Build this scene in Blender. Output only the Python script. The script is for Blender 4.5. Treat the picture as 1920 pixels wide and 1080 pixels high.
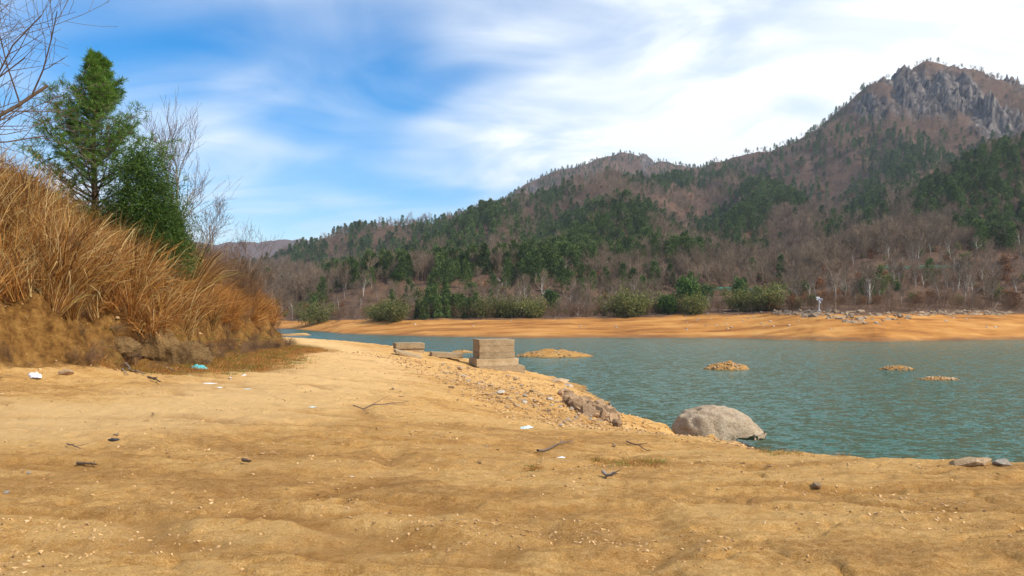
import bpy, bmesh, math, random
import numpy as np
from math import radians, sin, cos, pi
for o in list(bpy.data.objects): bpy.data.objects.remove(o)
SC = bpy.context.scene
COL = SC.collection
# ------------------------------------------------------------------ camera
EYE = 4.5            # eye height above the water (water level is z = 0)
F = 1400.0           # focal length in photo pixels (photo is 1920 wide)
HOR = 575.0          # photo row of the horizon
cam = bpy.data.cameras.new('camera'); cam.sensor_width = 36; cam.lens = F/1920*36
cam.shift_y = (HOR-540)/1920; cam.clip_end = 9000; cam.clip_start = .05
camo = bpy.data.objects.new('camera', cam); COL.objects.link(camo)
camo.location = (0, 0, EYE); camo.rotation_euler = (pi/2, 0, 0); SC.camera = camo
# ------------------------------------------------------------------ light
SUN_AZ, SUN_EL = 122, 44
w = bpy.data.worlds.new('World'); SC.world = w; w.use_nodes = True
nt = w.node_tree; N = nt.nodes; L = nt.links
bg = N['Background']
sky = N.new('ShaderNodeTexSky'); sky.sky_type = 'NISHITA'; sky.sun_disc = False
sky.sun_elevation = radians(SUN_EL); sky.sun_rotation = radians(SUN_AZ)
sky.air_density = 1.0; sky.dust_density = .3; sky.ozone_density = 3.0
def nd(t, **k):
    n = N.new(t)
    for a, b in k.items(): setattr(n, a, b)
    return n
tc = nd('ShaderNodeTexCoord'); sep = nd('ShaderNodeSeparateXYZ'); L.new(tc.outputs['Generated'], sep.inputs[0])
def mth(op, a, b=None, c=None):
    n = nd('ShaderNodeMath', operation=op)
    for i, v in enumerate((a, b, c)):
        if v is None: continue
        if isinstance(v, (int, float)): n.inputs[i].default_value = v
        else: L.new(v, n.inputs[i])
    return n.outputs[0]
zz = mth('ADD', mth('MAXIMUM', sep.outputs[2], 0.0), .22)
cmb = nd('ShaderNodeCombineXYZ')
L.new(mth('DIVIDE', sep.outputs[0], zz), cmb.inputs[0]); L.new(mth('DIVIDE', sep.outputs[1], zz), cmb.inputs[1])
def cloud(scale, loc, rot, scl, detail, dist, lo, hi):
    mp = nd('ShaderNodeMapping'); mp.inputs['Location'].default_value = loc; mp.inputs['Rotation'].default_value = (0, 0, rot); mp.inputs['Scale'].default_value = scl
    L.new(cmb.outputs[0], mp.inputs[0])
    n = nd('ShaderNodeTexNoise'); n.inputs['Scale'].default_value = scale; n.inputs['Detail'].default_value = detail; n.inputs['Distortion'].default_value = dist; n.inputs['Roughness'].default_value = .5
    L.new(mp.outputs[0], n.inputs['Vector'])
    r = nd('ShaderNodeMapRange', interpolation_type='SMOOTHSTEP'); r.inputs[1].default_value = lo; r.inputs[2].default_value = hi
    L.new(n.outputs[0], r.inputs[0]); return r.outputs[0]
CLOUD_LOC = (2.5, 1.9, 0)
big = cloud(.75, CLOUD_LOC, .45, (.9, 1.15, 1), 3, .5, .38, .64)
fine = cloud(1.9, (7.1, 2.2, 0), .75, (.8, 1.3, 1), 7, .9, .32, .74)
mask = mth('MULTIPLY', big, mth('MULTIPLY_ADD', fine, .6, .5))
east = nd('ShaderNodeMapRange', interpolation_type='SMOOTHSTEP'); east.inputs[1].default_value = -.1; east.inputs[2].default_value = .75; L.new(sep.outputs[0], east.inputs[0])
mask = mth('MINIMUM', mth('ADD', mask, mth('ADD', mth('MULTIPLY', fine, .22), mth('MULTIPLY', east.outputs[0], .38))), 1.0)
hs = nd('ShaderNodeHueSaturation'); hs.inputs['Saturation'].default_value = 1.6; hs.inputs['Value'].default_value = 1.5
L.new(sky.outputs[0], hs.inputs['Color'])
mx = nd('ShaderNodeMix', data_type='RGBA'); L.new(mask, mx.inputs[0]); L.new(hs.outputs[0], mx.inputs[6]); mx.inputs[7].default_value = (9.4, 9.9, 10.3, 1)
L.new(mx.outputs[2], bg.inputs[0]); bg.inputs[1].default_value = .1
sl = bpy.data.lights.new('sun', 'SUN'); sl.energy = 4.0; sl.angle = radians(1.5); sl.color = (1, .93, .82)
so = bpy.data.objects.new('sun', sl); COL.objects.link(so)
so.rotation_euler = (radians(90-SUN_EL), 0, radians(180-SUN_AZ)); so.location = (60, -20, 60)
SC.view_settings.view_transform = 'Standard'; SC.view_settings.look = 'None'; SC.view_settings.exposure = 0.28
SC.render.engine = 'CYCLES'
# ------------------------------------------------------------------ helpers
rng = np.random.default_rng(7); random.seed(7)
def tag(o, label=None, cat=None, group=None, kind=None):
    if label: o['label'] = label
    if cat: o['category'] = cat
    if group: o['group'] = group
    if kind: o['kind'] = kind
    return o
def empty(name, loc=(0, 0, 0), rz=0):
    o = bpy.data.objects.new(name, None); COL.objects.link(o); o.location = loc; o.rotation_euler.z = rz; o.empty_display_size = .2
    return o
def mesh(name, V, Fs, mat=None, smooth=False):
    m = bpy.data.meshes.new(name); V = np.asarray(V, dtype=np.float32)
    Fs = [np.asarray(f, dtype=np.int32) for f in (Fs if isinstance(Fs, list) else [Fs]) if len(f)]
    m.vertices.add(len(V)); m.vertices.foreach_set('co', V.ravel())
    tot = np.concatenate([np.full(len(f), f.shape[1], np.int32) for f in Fs]); idx = np.concatenate([f.ravel() for f in Fs])
    st = np.concatenate([[0], np.cumsum(tot)[:-1]]).astype(np.int32)
    m.loops.add(len(idx)); m.loops.foreach_set('vertex_index', idx)
    m.polygons.add(len(tot)); m.polygons.foreach_set('loop_start', st); m.polygons.foreach_set('loop_total', tot)
    if smooth: m.polygons.foreach_set('use_smooth', np.ones(len(tot), bool))
    m.update(calc_edges=True); m.validate()
    if mat: m.materials.append(mat)
    return m
def link(name, me, parent=None, loc=(0, 0, 0), rot=(0, 0, 0), scale=(1, 1, 1)):
    o = bpy.data.objects.new(name, me); COL.objects.link(o); o.parent = parent
    o.location = loc; o.rotation_euler = rot; o.scale = scale; return o
def copy_tree(o, parent=None):
    c = o.copy(); COL.objects.link(c); c.parent = parent
    for ch in list(o.children): copy_tree(ch, c)
    return c
def perlin(x, y, seed=0):
    x = np.asarray(x, float); y = np.asarray(y, float)
    xi = np.floor(x).astype(np.int64); yi = np.floor(y).astype(np.int64); xf = x-xi; yf = y-yi
    def g(ix, iy):
        h = (ix*374761393 + iy*668265263 + seed*974711) & 0xffffffff
        h = ((h ^ (h >> 13))*1274126177) & 0xffffffff; h = h ^ (h >> 16)
        a = (h & 0xffff)/65536.0*2*pi; return np.cos(a), np.sin(a)
    u = xf*xf*xf*(xf*(xf*6-15)+10); v = yf*yf*yf*(yf*(yf*6-15)+10)
    def dt(ix, iy, fx, fy): a, b = g(ix, iy); return a*fx+b*fy
    n00 = dt(xi, yi, xf, yf); n10 = dt(xi+1, yi, xf-1, yf); n01 = dt(xi, yi+1, xf, yf-1); n11 = dt(xi+1, yi+1, xf-1, yf-1)
    return (n00*(1-u)+n10*u)*(1-v) + (n01*(1-u)+n11*u)*v
def fbm(x, y, oct=4, seed=0, gain=.5):
    s = 0; a = 1
    for i in range(oct): s = s + a*perlin(x*2**i, y*2**i, seed+i*17); a *= gain
    return s
def sstep(a, b, x):
    t = np.clip((x-a)/(b-a), 0, 1); return t*t*(3-2*t)
class MB:
    def __init__(s): s.V = []; s.F = {3: [], 4: []}; s.n = 0
    def add(s, V, Fc):
        V = np.asarray(V, float).reshape(-1, 3); Fc = np.asarray(Fc); s.V.append(V); s.F[Fc.shape[1]].append(Fc+s.n); s.n += len(V)
    def tubes(s, P0, P1, R0, R1, n=3):
        P0 = np.asarray(P0, float).reshape(-1, 3); P1 = np.asarray(P1, float).reshape(-1, 3); R0 = np.atleast_1d(R0); R1 = np.atleast_1d(R1); m = len(P0)
        d = P1-P0; d /= np.linalg.norm(d, axis=1)[:, None]+1e-9
        up = np.where(np.abs(d[:, 2:3]) > .9, [[1., 0, 0]], [[0, 0, 1.]]); a = np.cross(d, up); a /= np.linalg.norm(a, axis=1)[:, None]+1e-9; b = np.cross(d, a)
        th = np.arange(n)*2*pi/n
        ring = a[:, None, :]*np.cos(th)[None, :, None] + b[:, None, :]*np.sin(th)[None, :, None]
        V = np.concatenate([P0[:, None]+ring*np.broadcast_to(R0, (m,))[:, None, None], P1[:, None]+ring*np.broadcast_to(R1, (m,))[:, None, None]], 1).reshape(-1, 3)
        k = np.arange(n); k2 = (k+1) % n; base = (np.arange(m)*2*n)[:, None, None]
        q = np.stack([k, k2, k2+n, k+n], -1)[None]+base
        s.add(V, q.reshape(-1, 4))
    def leaves(s, C, size, aspect=2.0, up=0.0, dirs=None, r=rng):
        """quads (rhombus leaves) at points C, random directions"""
        C = np.asarray(C, float); m = len(C)
        d = r.normal(size=(m, 3)) if dirs is None else np.asarray(dirs, float)+r.normal(size=(m, 3))*.35
        d[:, 2] += up; d /= np.linalg.norm(d, axis=1)[:, None]+1e-9
        e = np.cross(d, r.normal(size=(m, 3))); e /= np.linalg.norm(e, axis=1)[:, None]+1e-9
        sz = (size*(.6+.8*r.random(m)))[:, None]
        V = np.stack([C, C+d*sz*.5+e*sz/aspect*.5, C+d*sz, C+d*sz*.5-e*sz/aspect*.5], 1).reshape(-1, 3)
        s.add(V, (np.arange(m)*4)[:, None]+np.arange(4)[None])
    def blades(s, B, D, length, width, droop, nseg=4, r=rng):
        """arched grass blades: base B, initial direction D"""
        m = len(B); D = D/np.linalg.norm(D, axis=1)[:, None]
        side = np.cross(D, r.normal(size=(m, 3))); side /= np.linalg.norm(side, axis=1)[:, None]
        p = np.array(B, float); d = D.copy(); st = (length/nseg)[:, None]; rows = []
        for i in range(nseg+1):
            wd = (width*(1-(i/nseg))**.7)[:, None]*.5
            rows.append(np.stack([p-side*wd, p+side*wd], 1))
            p = p+d*st; d = d+np.array([0, 0, -1.])*(droop*(i+1)/nseg)[:, None]; d /= np.linalg.norm(d, axis=1)[:, None]
        V = np.stack(rows, 1).reshape(-1, 3); k = np.arange(nseg)*2
        q = np.stack([k, k+1, k+3, k+2], -1)[None]+(np.arange(m)*2*(nseg+1))[:, None, None]
        s.add(V, q.reshape(-1, 4))
    def mesh(s, name, mat, smooth=False):
        return mesh(name, np.concatenate(s.V), [np.concatenate(f) for f in s.F.values() if f], mat, smooth)
# ------------------------------------------------------------------ materials
def material(name): 
    m = bpy.data.materials.new(name); m.use_nodes = True; return m, m.node_tree, m.node_tree.nodes['Principled BSDF']
def ramp(t, fac, stops):
    r = t.nodes.new('ShaderNodeValToRGB'); e = r.color_ramp.elements
    while len(e) < len(stops): e.new(.5)
    for i, (p, c) in enumerate(stops): e[i].position = p; e[i].color = (*c, 1)
    t.links.new(fac, r.inputs[0]); return r.outputs[0]
def noise(t, scale, detail=6, rough=.55, vec=None, stretch=None, dist=0):
    n = t.nodes.new('ShaderNodeTexNoise'); n.inputs['Scale'].default_value = scale; n.inputs['Detail'].default_value = detail; n.inputs['Roughness'].default_value = rough; n.inputs['Distortion'].default_value = dist
    if vec is None: c = t.nodes.new('ShaderNodeTexCoord'); vec = c.outputs['Object']
    if stretch:
        mp = t.nodes.new('ShaderNodeMapping'); mp.inputs['Scale'].default_value = stretch[:3]
        if len(stretch) > 3: mp.inputs['Rotation'].default_value = (0, 0, stretch[3])
        t.links.new(vec, mp.inputs[0]); vec = mp.outputs[0]
    t.links.new(vec, n.inputs['Vector']); return n.outputs[0]
def mixc(t, fac, a, b, mode='MIX'):
    n = t.nodes.new('ShaderNodeMix'); n.data_type = 'RGBA'; n.blend_type = mode
    for s, v in ((0, fac), (6, a), (7, b)):
        if isinstance(v, (int, float)): n.inputs[s].default_value = v
        elif isinstance(v, tuple): n.inputs[s].default_value = (*v, 1)
        else: t.links.new(v, n.inputs[s])
    return n.outputs[2]
def bump(t, p, h, strength=.5, dist=.05, prev=None):
    b = t.nodes.new('ShaderNodeBump'); b.inputs['Strength'].default_value = strength; b.inputs['Distance'].default_value = dist
    t.links.new(h, b.inputs['Height']); 
    if prev: t.links.new(prev, b.inputs['Normal'])
    t.links.new(b.outputs[0], p.inputs['Normal']); return b.outputs[0]
def attr(t, name):
    a = t.nodes.new('ShaderNodeAttribute'); a.attribute_name = name; return a.outputs['Fac']
def geo_rand(t, island=True):
    if island: g = t.nodes.new('ShaderNodeNewGeometry'); return g.outputs['Random Per Island']
    g = t.nodes.new('ShaderNodeObjectInfo'); return g.outputs['Random']
def plant_mat(name, stops, rough=.7, transl=.0, island=True, obj_var=.25):
    m, t, p = material(name)
    c = ramp(t, geo_rand(t, island), stops)
    oi = t.nodes.new('ShaderNodeObjectInfo'); h = t.nodes.new('ShaderNodeHueSaturation')
    mr = t.nodes.new('ShaderNodeMapRange'); mr.inputs[3].default_value = 1-obj_var; mr.inputs[4].default_value = 1+obj_var
    t.links.new(oi.outputs['Random'], mr.inputs[0]); t.links.new(mr.outputs[0], h.inputs['Value']); t.links.new(c, h.inputs['Color'])
    t.links.new(h.outputs[0], p.inputs['Base Color']); p.inputs['Roughness'].default_value = rough; p.inputs['Specular IOR Level'].default_value = .25
    if transl:
        tr = t.nodes.new('ShaderNodeBsdfTranslucent'); t.links.new(h.outputs[0], tr.inputs[0]); ms = t.nodes.new('ShaderNodeMixShader'); ms.inputs[0].default_value = transl
        t.links.new(p.outputs[0], ms.inputs[1]); t.links.new(tr.outputs[0], ms.inputs[2]); t.links.new(ms.outputs[0], t.nodes['Material Output'].inputs[0])
    return m
def rock_mat(name, a, b, c, scale=2.0, bs=.6, bd=.06):
    m, t, p = material(name)
    n1 = noise(t, scale, 8, .65); col = ramp(t, n1, [(.3, a), (.52, b), (.72, c)])
    n2 = noise(t, scale*9, 5, .7); col = mixc(t, .35, col, ramp(t, n2, [(.35, tuple(x*.35 for x in a)), (.6, c)]), 'MIX')
    oi = t.nodes.new('ShaderNodeObjectInfo'); h = t.nodes.new('ShaderNodeHueSaturation'); mr = t.nodes.new('ShaderNodeMapRange'); mr.inputs[3].default_value = .75; mr.inputs[4].default_value = 1.25
    t.links.new(oi.outputs['Random'], mr.inputs[0]); t.links.new(mr.outputs[0], h.inputs['Value']); t.links.new(col, h.inputs['Color'])
    t.links.new(h.outputs[0], p.inputs['Base Color']); p.inputs['Roughness'].default_value = .9; p.inputs['Specular IOR Level'].default_value = .2
    b1 = bump(t, p, n1, bs, bd*3); bump(t, p, n2, bs, bd, b1); return m
def flat_mat(name, col, rough=.6, var=.15, scale=12):
    m, t, p = material(name); n = noise(t, scale, 5)
    t.links.new(ramp(t, n, [(.3, tuple(x*(1-var) for x in col)), (.7, tuple(min(1, x*(1+var)) for x in col))]), p.inputs['Base Color']); p.inputs['Roughness'].default_value = rough
    bump(t, p, n, .2, .02); return m
# dirt of the near shore
M_dirt, t, p = material('dirt')
a_ = noise(t, .33, 7, .6, stretch=(.55, 1.5, 1, .12), dist=.6); b_ = noise(t, 1.6, 10, .72, stretch=(.65, 1.2, 1, -.1), dist=.3); c_ = noise(t, 14, 6, .8); d_ = noise(t, 75, 4, .8)
ab = t.nodes.new('ShaderNodeMath'); ab.operation = 'MULTIPLY_ADD'; t.links.new(b_, ab.inputs[0]); ab.inputs[1].default_value = .9; t.links.new(a_, ab.inputs[2])
e_ = noise(t, 5.5, 5, .7, stretch=(.6, 1.3, 1, .05)); ae = t.nodes.new('ShaderNodeMath'); ae.operation = 'MULTIPLY_ADD'; t.links.new(e_, ae.inputs[0]); ae.inputs[1].default_value = .45; t.links.new(ab.outputs[0], ae.inputs[2])
mr_ = t.nodes.new('ShaderNodeMapRange'); mr_.inputs[1].default_value = 1.03; mr_.inputs[2].default_value = 1.25; t.links.new(ae.outputs[0], mr_.inputs[0])
col = ramp(t, mr_.outputs[0], [(0, (.26, .11, .022)), (.3, (.40, .195, .05)), (.55, (.58, .30, .078)), (1, (.74, .45, .165))])
col = mixc(t, .34, col, ramp(t, c_, [(.38, (.26, .11, .024)), (.5, (.60, .33, .10)), (.60, (.88, .58, .26))]))
col = mixc(t, .34, col, ramp(t, d_, [(.38, (.24, .10, .022)), (.5, (.60, .33, .10)), (.60, (.88, .58, .26))]))
sn_ = noise(t, 3.2, 10, .75); soil = ramp(t, sn_, [(.36, (.15, .062, .015)), (.5, (.38, .185, .045)), (.64, (.58, .32, .09))])
col = mixc(t, attr(t, 'pale'), col, (.78, .51, .23)); col = mixc(t, attr(t, 'brown'), col, mixc(t, .55, col, (.27, .112, .022)))
col = mixc(t, attr(t, 'soil'), col, soil)
gr = ramp(t, noise(t, 5, 6, .7), [(.4, (.17, .10, .035)), (.55, (.20, .15, .04)), (.66, (.13, .15, .03))])
col = mixc(t, attr(t, 'turf'), col, gr)
wet = t.nodes.new('ShaderNodeMath'); wet.operation = 'MULTIPLY'; wet.inputs[1].default_value = .55; t.links.new(attr(t, 'wet'), wet.inputs[0])
col = mixc(t, wet.outputs[0], col, (.13, .07, .03))
t.links.new(col, p.inputs['Base Color']); p.inputs['Roughness'].default_value = .95; p.inputs['Specular IOR Level'].default_value = .15
b1 = bump(t, p, b_, .7, .14); b2 = bump(t, p, c_, .9, .045, b1); b3 = bump(t, p, d_, .9, .016, b2)
sm_ = t.nodes.new('ShaderNodeMath'); sm_.operation = 'MULTIPLY'; t.links.new(sn_, sm_.inputs[0]); t.links.new(attr(t, 'soil'), sm_.inputs[1]); bump(t, p, sm_.outputs[0], 1.0, .35, b3)
# terrain across the lake
M_hill, t, p = material('hillside')
n1 = noise(t, .02, 8, .65); n2 = noise(t, .4, 6, .7)
litter = mixc(t, .5, ramp(t, n1, [(.35, (.075, .045, .03)), (.55, (.12, .068, .042)), (.7, (.17, .10, .055))]), ramp(t, n2, [(.35, (.05, .032, .022)), (.6, (.17, .10, .06))]))
sh = ramp(t, noise(t, .35, 7, .65, stretch=(.25, 1, 2.5)), [(.34, (.22, .085, .022)), (.5, (.42, .185, .045)), (.66, (.54, .28, .085))])
rk = ramp(t, noise(t, .10, 10, .78, stretch=(1.6, 1.6, .22)), [(.42, (.02, .018, .018)), (.5, (.085, .072, .065)), (.59, (.21, .175, .15))])
col = mixc(t, attr(t, 'rock'), litter, rk); col = mixc(t, attr(t, 'shore'), col, sh); col = mixc(t, attr(t, 'wet'), col, (.16, .085, .045))
t.links.new(col, p.inputs['Base Color']); p.inputs['Roughness'].default_value = .95; p.inputs['Specular IOR Level'].default_value = .1
bump(t, p, n2, .6, .3)
# water
M_water, t, p = material('lake_water')
p.inputs['Base Color'].default_value = (.018, .090, .058, 1); p.inputs['Roughness'].default_value = .2; p.inputs['IOR'].default_value = 1.33
def wave_normal(scale, stretch, amp, detail):
    n = t.nodes.new('ShaderNodeTexNoise'); n.inputs['Scale'].default_value = scale; n.inputs['Detail'].default_value = detail; n.inputs['Roughness'].default_value = .5; n.inputs['Distortion'].default_value = .4
    c = t.nodes.new('ShaderNodeTexCoord'); mp = t.nodes.new('ShaderNodeMapping'); mp.inputs['Scale'].default_value = stretch[:3]; mp.inputs['Rotation'].default_value = (0, 0, stretch[3]); t.links.new(c.outputs['Object'], mp.inputs[0]); t.links.new(mp.outputs[0], n.inputs['Vector'])
    a = t.nodes.new('ShaderNodeVectorMath'); a.operation = 'SUBTRACT'; t.links.new(n.outputs['Color'], a.inputs[0]); a.inputs[1].default_value = (.5, .5, .5)
    b = t.nodes.new('ShaderNodeVectorMath'); b.operation = 'MULTIPLY'; t.links.new(a.outputs[0], b.inputs[0]); b.inputs[1].default_value = (amp, amp, 0); return b.outputs[0]
va = t.nodes.new('ShaderNodeVectorMath'); va.operation = 'ADD'; t.links.new(wave_normal(2.2, (.7, 1.3, 1, .3), 1.0, 2), va.inputs[0]); t.links.new(wave_normal(6.5, (.8, 1.2, 1, -.2), 1.1, 2), va.inputs[1])
vb = t.nodes.new('ShaderNodeVectorMath'); vb.operation = 'ADD'; t.links.new(va.outputs[0], vb.inputs[0]); vb.inputs[1].default_value = (0, 0, 1)
vn = t.nodes.new('ShaderNodeVectorMath'); vn.operation = 'NORMALIZE'; t.links.new(vb.outputs[0], vn.inputs[0]); t.links.new(vn.outputs[0], p.inputs['Normal'])
M_rock = rock_mat('tan_rock', (.34, .20, .10), (.52, .34, .18), (.68, .50, .32), 2.0)
M_greyrock = rock_mat('grey_rock', (.32, .25, .18), (.52, .44, .35), (.68, .60, .50), 1.6)
M_boulder = rock_mat('pale_boulder', (.30, .19, .10), (.54, .40, .26), (.70, .57, .41), 2.4, 1.0, .06)
M_soilrock = rock_mat('soil_rock', (.14, .07, .022), (.32, .18, .065), (.46, .29, .12), 1.8, 1.0, .12)
M_conc = rock_mat('old_concrete', (.28, .19, .095), (.40, .285, .16), (.48, .36, .22), 1.2, .4, .02)
M_bark = flat_mat('dark_bark', (.10, .065, .04), .9, .35); M_barkgrey = flat_mat('grey_bark', (.24, .19, .15), .9, .3)
M_twig = flat_mat('twig', (.15, .10, .07), .9, .3)
M_fartwig = plant_mat('bare_twigs', [(0, (.09, .058, .032)), (.5, (.19, .13, .08)), (1, (.36, .27, .19))], .9, 0, True, .3)
M_russet = plant_mat('russet_leaves', [(0, (.12, .05, .02)), (.5, (.22, .09, .03)), (1, (.32, .15, .05))], .8, .2)
M_needle = plant_mat('pine_needles', [(0, (.04, .10, .012)), (.5, (.10, .20, .024)), (1, (.20, .29, .05))], .6, .4)
M_farpine = plant_mat('far_pine', [(0, (.035, .068, .016)), (.5, (.08, .13, .03)), (1, (.155, .19, .048))], .8, .2, True, .35)
M_leaf = plant_mat('evergreen_leaves', [(0, (.02, .055, .008)), (.5, (.05, .105, .014)), (1, (.11, .17, .025))], .5, .25)
M_bamboo = plant_mat('bamboo_leaves', [(0, (.04, .06, .014)), (.5, (.13, .145, .032)), (1, (.30, .27, .085))], .6, .3)
M_grass = plant_mat('dry_grass', [(0, (.07, .03, .014)), (.28, (.20, .075, .018)), (.56, (.42, .18, .034)), (.75, (.68, .40, .12)), (.93, (.82, .62, .30)), (1, (.35, .33, .07))], .6, .35, True, .2)
M_fern = plant_mat('dry_fern', [(0, (.17, .065, .018)), (.5, (.40, .175, .04)), (1, (.58, .31, .09))], .8, .3, True, .25)
M_shrub = plant_mat('dry_shrub', [(0, (.07, .04, .022)), (.5, (.17, .095, .05)), (1, (.28, .17, .09))], .9, 0, True, .25)
M_green = plant_mat('green_grass', [(0, (.05, .10, .01)), (.5, (.12, .19, .02)), (1, (.28, .27, .06))], .6, .3)
# ------------------------------------------------------------------ near ground
def px2w(px, py, z):
    d = (EYE-z)*F/(py-HOR); return ((px-960)/F*d, d, z)
vis = [(0, 1080, 2.9), (960, 1080, 2.9), (1900, 1080, 2.9), (0, 930, 2.9), (480, 930, 2.9), (960, 930, 2.88), (1400, 930, 2.88), (1900, 930, 2.88), (0, 800, 2.92), (300, 800, 2.9), (700, 800, 2.82), (1000, 850, 2.72), (1250, 850, 2.5),
       (0, 735, 2.95), (250, 735, 2.9), (500, 735, 2.8), (700, 720, 2.65), (700, 670, 2.35), (600, 645, 2.1), (560, 634, 1.7), (1000, 800, 2.35), (1000, 760, 1.9), (1100, 800, 1.75), (850, 740, 2.4), (850, 700, 1.95), (800, 665, 1.6), (900, 690, 1.0), (960, 715, .95), (1050, 750, .8)]
edge = [(2300, 880, 2.8), (1900, 868, 2.76), (1700, 863, 2.72), (1500, 850, 2.5), (1390, 832, 2.0), (1340, 816, 1.45), (1250, 796, .9), (1162, 796, .12), (1135, 755, .12), (1090, 722, .12), (1040, 708, .12), (975, 690, .25), (860, 668, .35), (740, 649, .5), (650, 639, .45), (575, 624, .35)]
C = [px2w(*q) for q in vis+edge]
for q in edge:
    x, y, z = px2w(*q); n = np.array([x+12, y-6]) if q[0] < 1200 else np.array([.25, 1.])
    n = n/np.hypot(*n)
    if q[0] < 1180: n = np.array([.93, .37])
    C.append((x+n[0]*(1.5+z*1.6), y+n[1]*(1.5+z*1.6), -.55)); C.append((x+n[0]*(9+z*2), y+n[1]*(9+z*2), -2.2))
C += [(-16, 48, 2.3), (-30, 62, 2.2), (-70, 70, 2.2), (-40, 3, 3), (-70, 30, 3), (-40, 40, 2.6), (0, -8, 2.9), (-25, -8, 3), (25, -8, 2.8), (30, 3, 2.8), (-34, 100, -.6), (-60, 110, -1.0)]
C = np.array(C)
def rbf_fit(P, lam=.02):
    r = np.hypot(P[:, None, 0]-P[None, :, 0], P[:, None, 1]-P[None, :, 1])
    A = -r; n = len(P); A = A-np.eye(n)*lam
    M = np.zeros((n+1, n+1)); M[:n, :n] = A; M[n, :n] = 1; M[:n, n] = 1
    return np.linalg.solve(M, np.append(P[:, 2], 0))
WR = rbf_fit(C)
foot = np.array([(-70, 4), (-40, 9), (-20, 12.6), (-10.9, 15.6), (-9.8, 17.4), (-9.4, 19.3), (-8.7, 20.4), (-9.0, 22.4), (-10.3, 27.4), (-11.0, 31.8), (-11.4, 37.0), (-12.6, 41), (-16, 46), (-24, 54), (-50, 66), (-120, 74), (-120, 4)], float)
def seg_dist(X, Y, A, B):
    ab = B-A; t_ = np.clip(((X-A[0])*ab[0]+(Y-A[1])*ab[1])/(ab@ab), 0, 1)
    return np.hypot(X-A[0]-t_*ab[0], Y-A[1]-t_*ab[1]), t_
def bank_s(X, Y):
    d = np.full(X.shape, 1e9); ins = np.zeros(X.shape, bool)
    for i in range(len(foot)):
        A, B = foot[i], foot[(i+1) % len(foot)]
        if i < len(foot)-2: d = np.minimum(d, seg_dist(X, Y, A, B)[0])
        c = ((A[1] > Y) != (B[1] > Y)) & (X < (B[0]-A[0])*(Y-A[1])/(B[1]-A[1]+1e-12)+A[0]); ins ^= c
    return np.where(ins, d, -d)
def chan(X, Y):
    a = np.abs(fbm(X*.16+.3*Y*.1, Y*.42, 3, 140)); b = np.abs(fbm(X*.5, Y*1.1, 3, 150)); return np.maximum(sstep(.07, .0, a), .6*sstep(.05, 0, b))
def ground(X, Y, fine=True):
    X = np.asarray(X, float); Y = np.asarray(Y, float); sh_ = X.shape; X = X.ravel(); Y = Y.ravel()
    z = np.full(X.shape, WR[-1])
    for i in range(len(C)): z -= WR[i]*np.hypot(X-C[i, 0], Y-C[i, 1])
    s = bank_s(X, Y)+.45*fbm(X*.6, Y*.6, 3, 5)
    steep = .8+.4*perlin(X*.25, Y*.25, 9)
    h = sstep(0, .7, s)*1.35*steep + np.clip(s-.4, 0, 6)*.60 + np.clip(s-6.4, 0, 20)*.18
    z += np.where(s > 0, h, 0)
    fan = np.clip(1-np.hypot((X+11.2)/2.6, (Y-16.6)/2.2), 0, 1); z += fan*.4
    if fine:
        rough = sstep(-.3, .6, s)
        rub = sstep(.5, 2.0, -(z-2.35)*1.0+.5)*(z > -.3)
        z -= .06*chan(X, Y)*(1-rough)
        z += .05*fbm(X*.35, Y*.9, 3, 3)+.032*fbm(X*1.1, Y*2.4, 4, 31)+.022*fbm(X*3.2, Y*3.6, 4, 44, .65)
        z += rough*(.5*fbm(X*1.1, Y*1.1, 5, 8, .65))*sstep(2.2, .8, s)+rough*.2*fbm(X*1.1, Y*1.1, 3, 8)+rub*.09*fbm(X*2.2, Y*2.2, 4, 12)
    return z.reshape(sh_)
az = np.radians(np.linspace(-80, 80, 761)); rr = np.concatenate([np.linspace(.3, 3, 8)[:-1], np.geomspace(3, 150, 470)])
AZ, RR = np.meshgrid(az, rr); GX = RR*np.sin(AZ); GY = RR*np.cos(AZ); GZ = ground(GX, GY)
def grid_faces(r, c):
    i = np.arange(r*c).reshape(r, c); return np.stack([i[:-1, :-1], i[:-1, 1:], i[1:, 1:], i[1:, :-1]], -1).reshape(-1, 4)
GF = grid_faces(*GX.shape); keep = GZ.ravel()[GF].max(1) > -1.2; GF = GF[keep]
me = mesh('near_shore_ground', np.stack([GX, GY, GZ], -1).reshape(-1, 3), GF, M_dirt, True)
S = bank_s(GX, GY)
def set_attr(me, name, v):
    a = me.attributes.new(name, 'FLOAT', 'POINT'); a.data.foreach_set('value', np.asarray(v, np.float32).ravel())
set_attr(me, 'soil', sstep(-.5, .1, S+.5*fbm(GX*1.3, GY*1.3, 4, 2)))
turfm = sstep(-3.2, -.6, S+.9*fbm(GX*.7, GY*.7, 3, 6))*(1-sstep(-.3, .5, S))*sstep(17.2, 19, GY)*(GX > -14)*.95
tk = np.array([px2w(*q)[:2] for q in [(-500, 800, 2.9), (0, 790, 2.9), (350, 768, 2.9), (600, 715, 2.7), (680, 680, 2.45), (630, 652, 2.2), (575, 634, 1.8)]]); dk = np.full(GX.shape, 1e9)
for A, B in zip(tk[:-1], tk[1:]): dk = np.minimum(dk, seg_dist(GX, GY, A, B)[0])
set_attr(me, 'pale', .65*sstep(3.4, .6, dk+1.2*fbm(GX*.5, GY*.8, 3, 15)))
bx_, by_ = px2w(900, 835, 2.8)[:2]; bq = np.hypot((GX-bx_)/3.8, (GY-by_)/2.4); b2x, b2y = px2w(330, 880, 2.9)[:2]; bq = np.minimum(bq, np.hypot((GX-b2x)/3.2, (GY-b2y)/.8))
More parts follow.
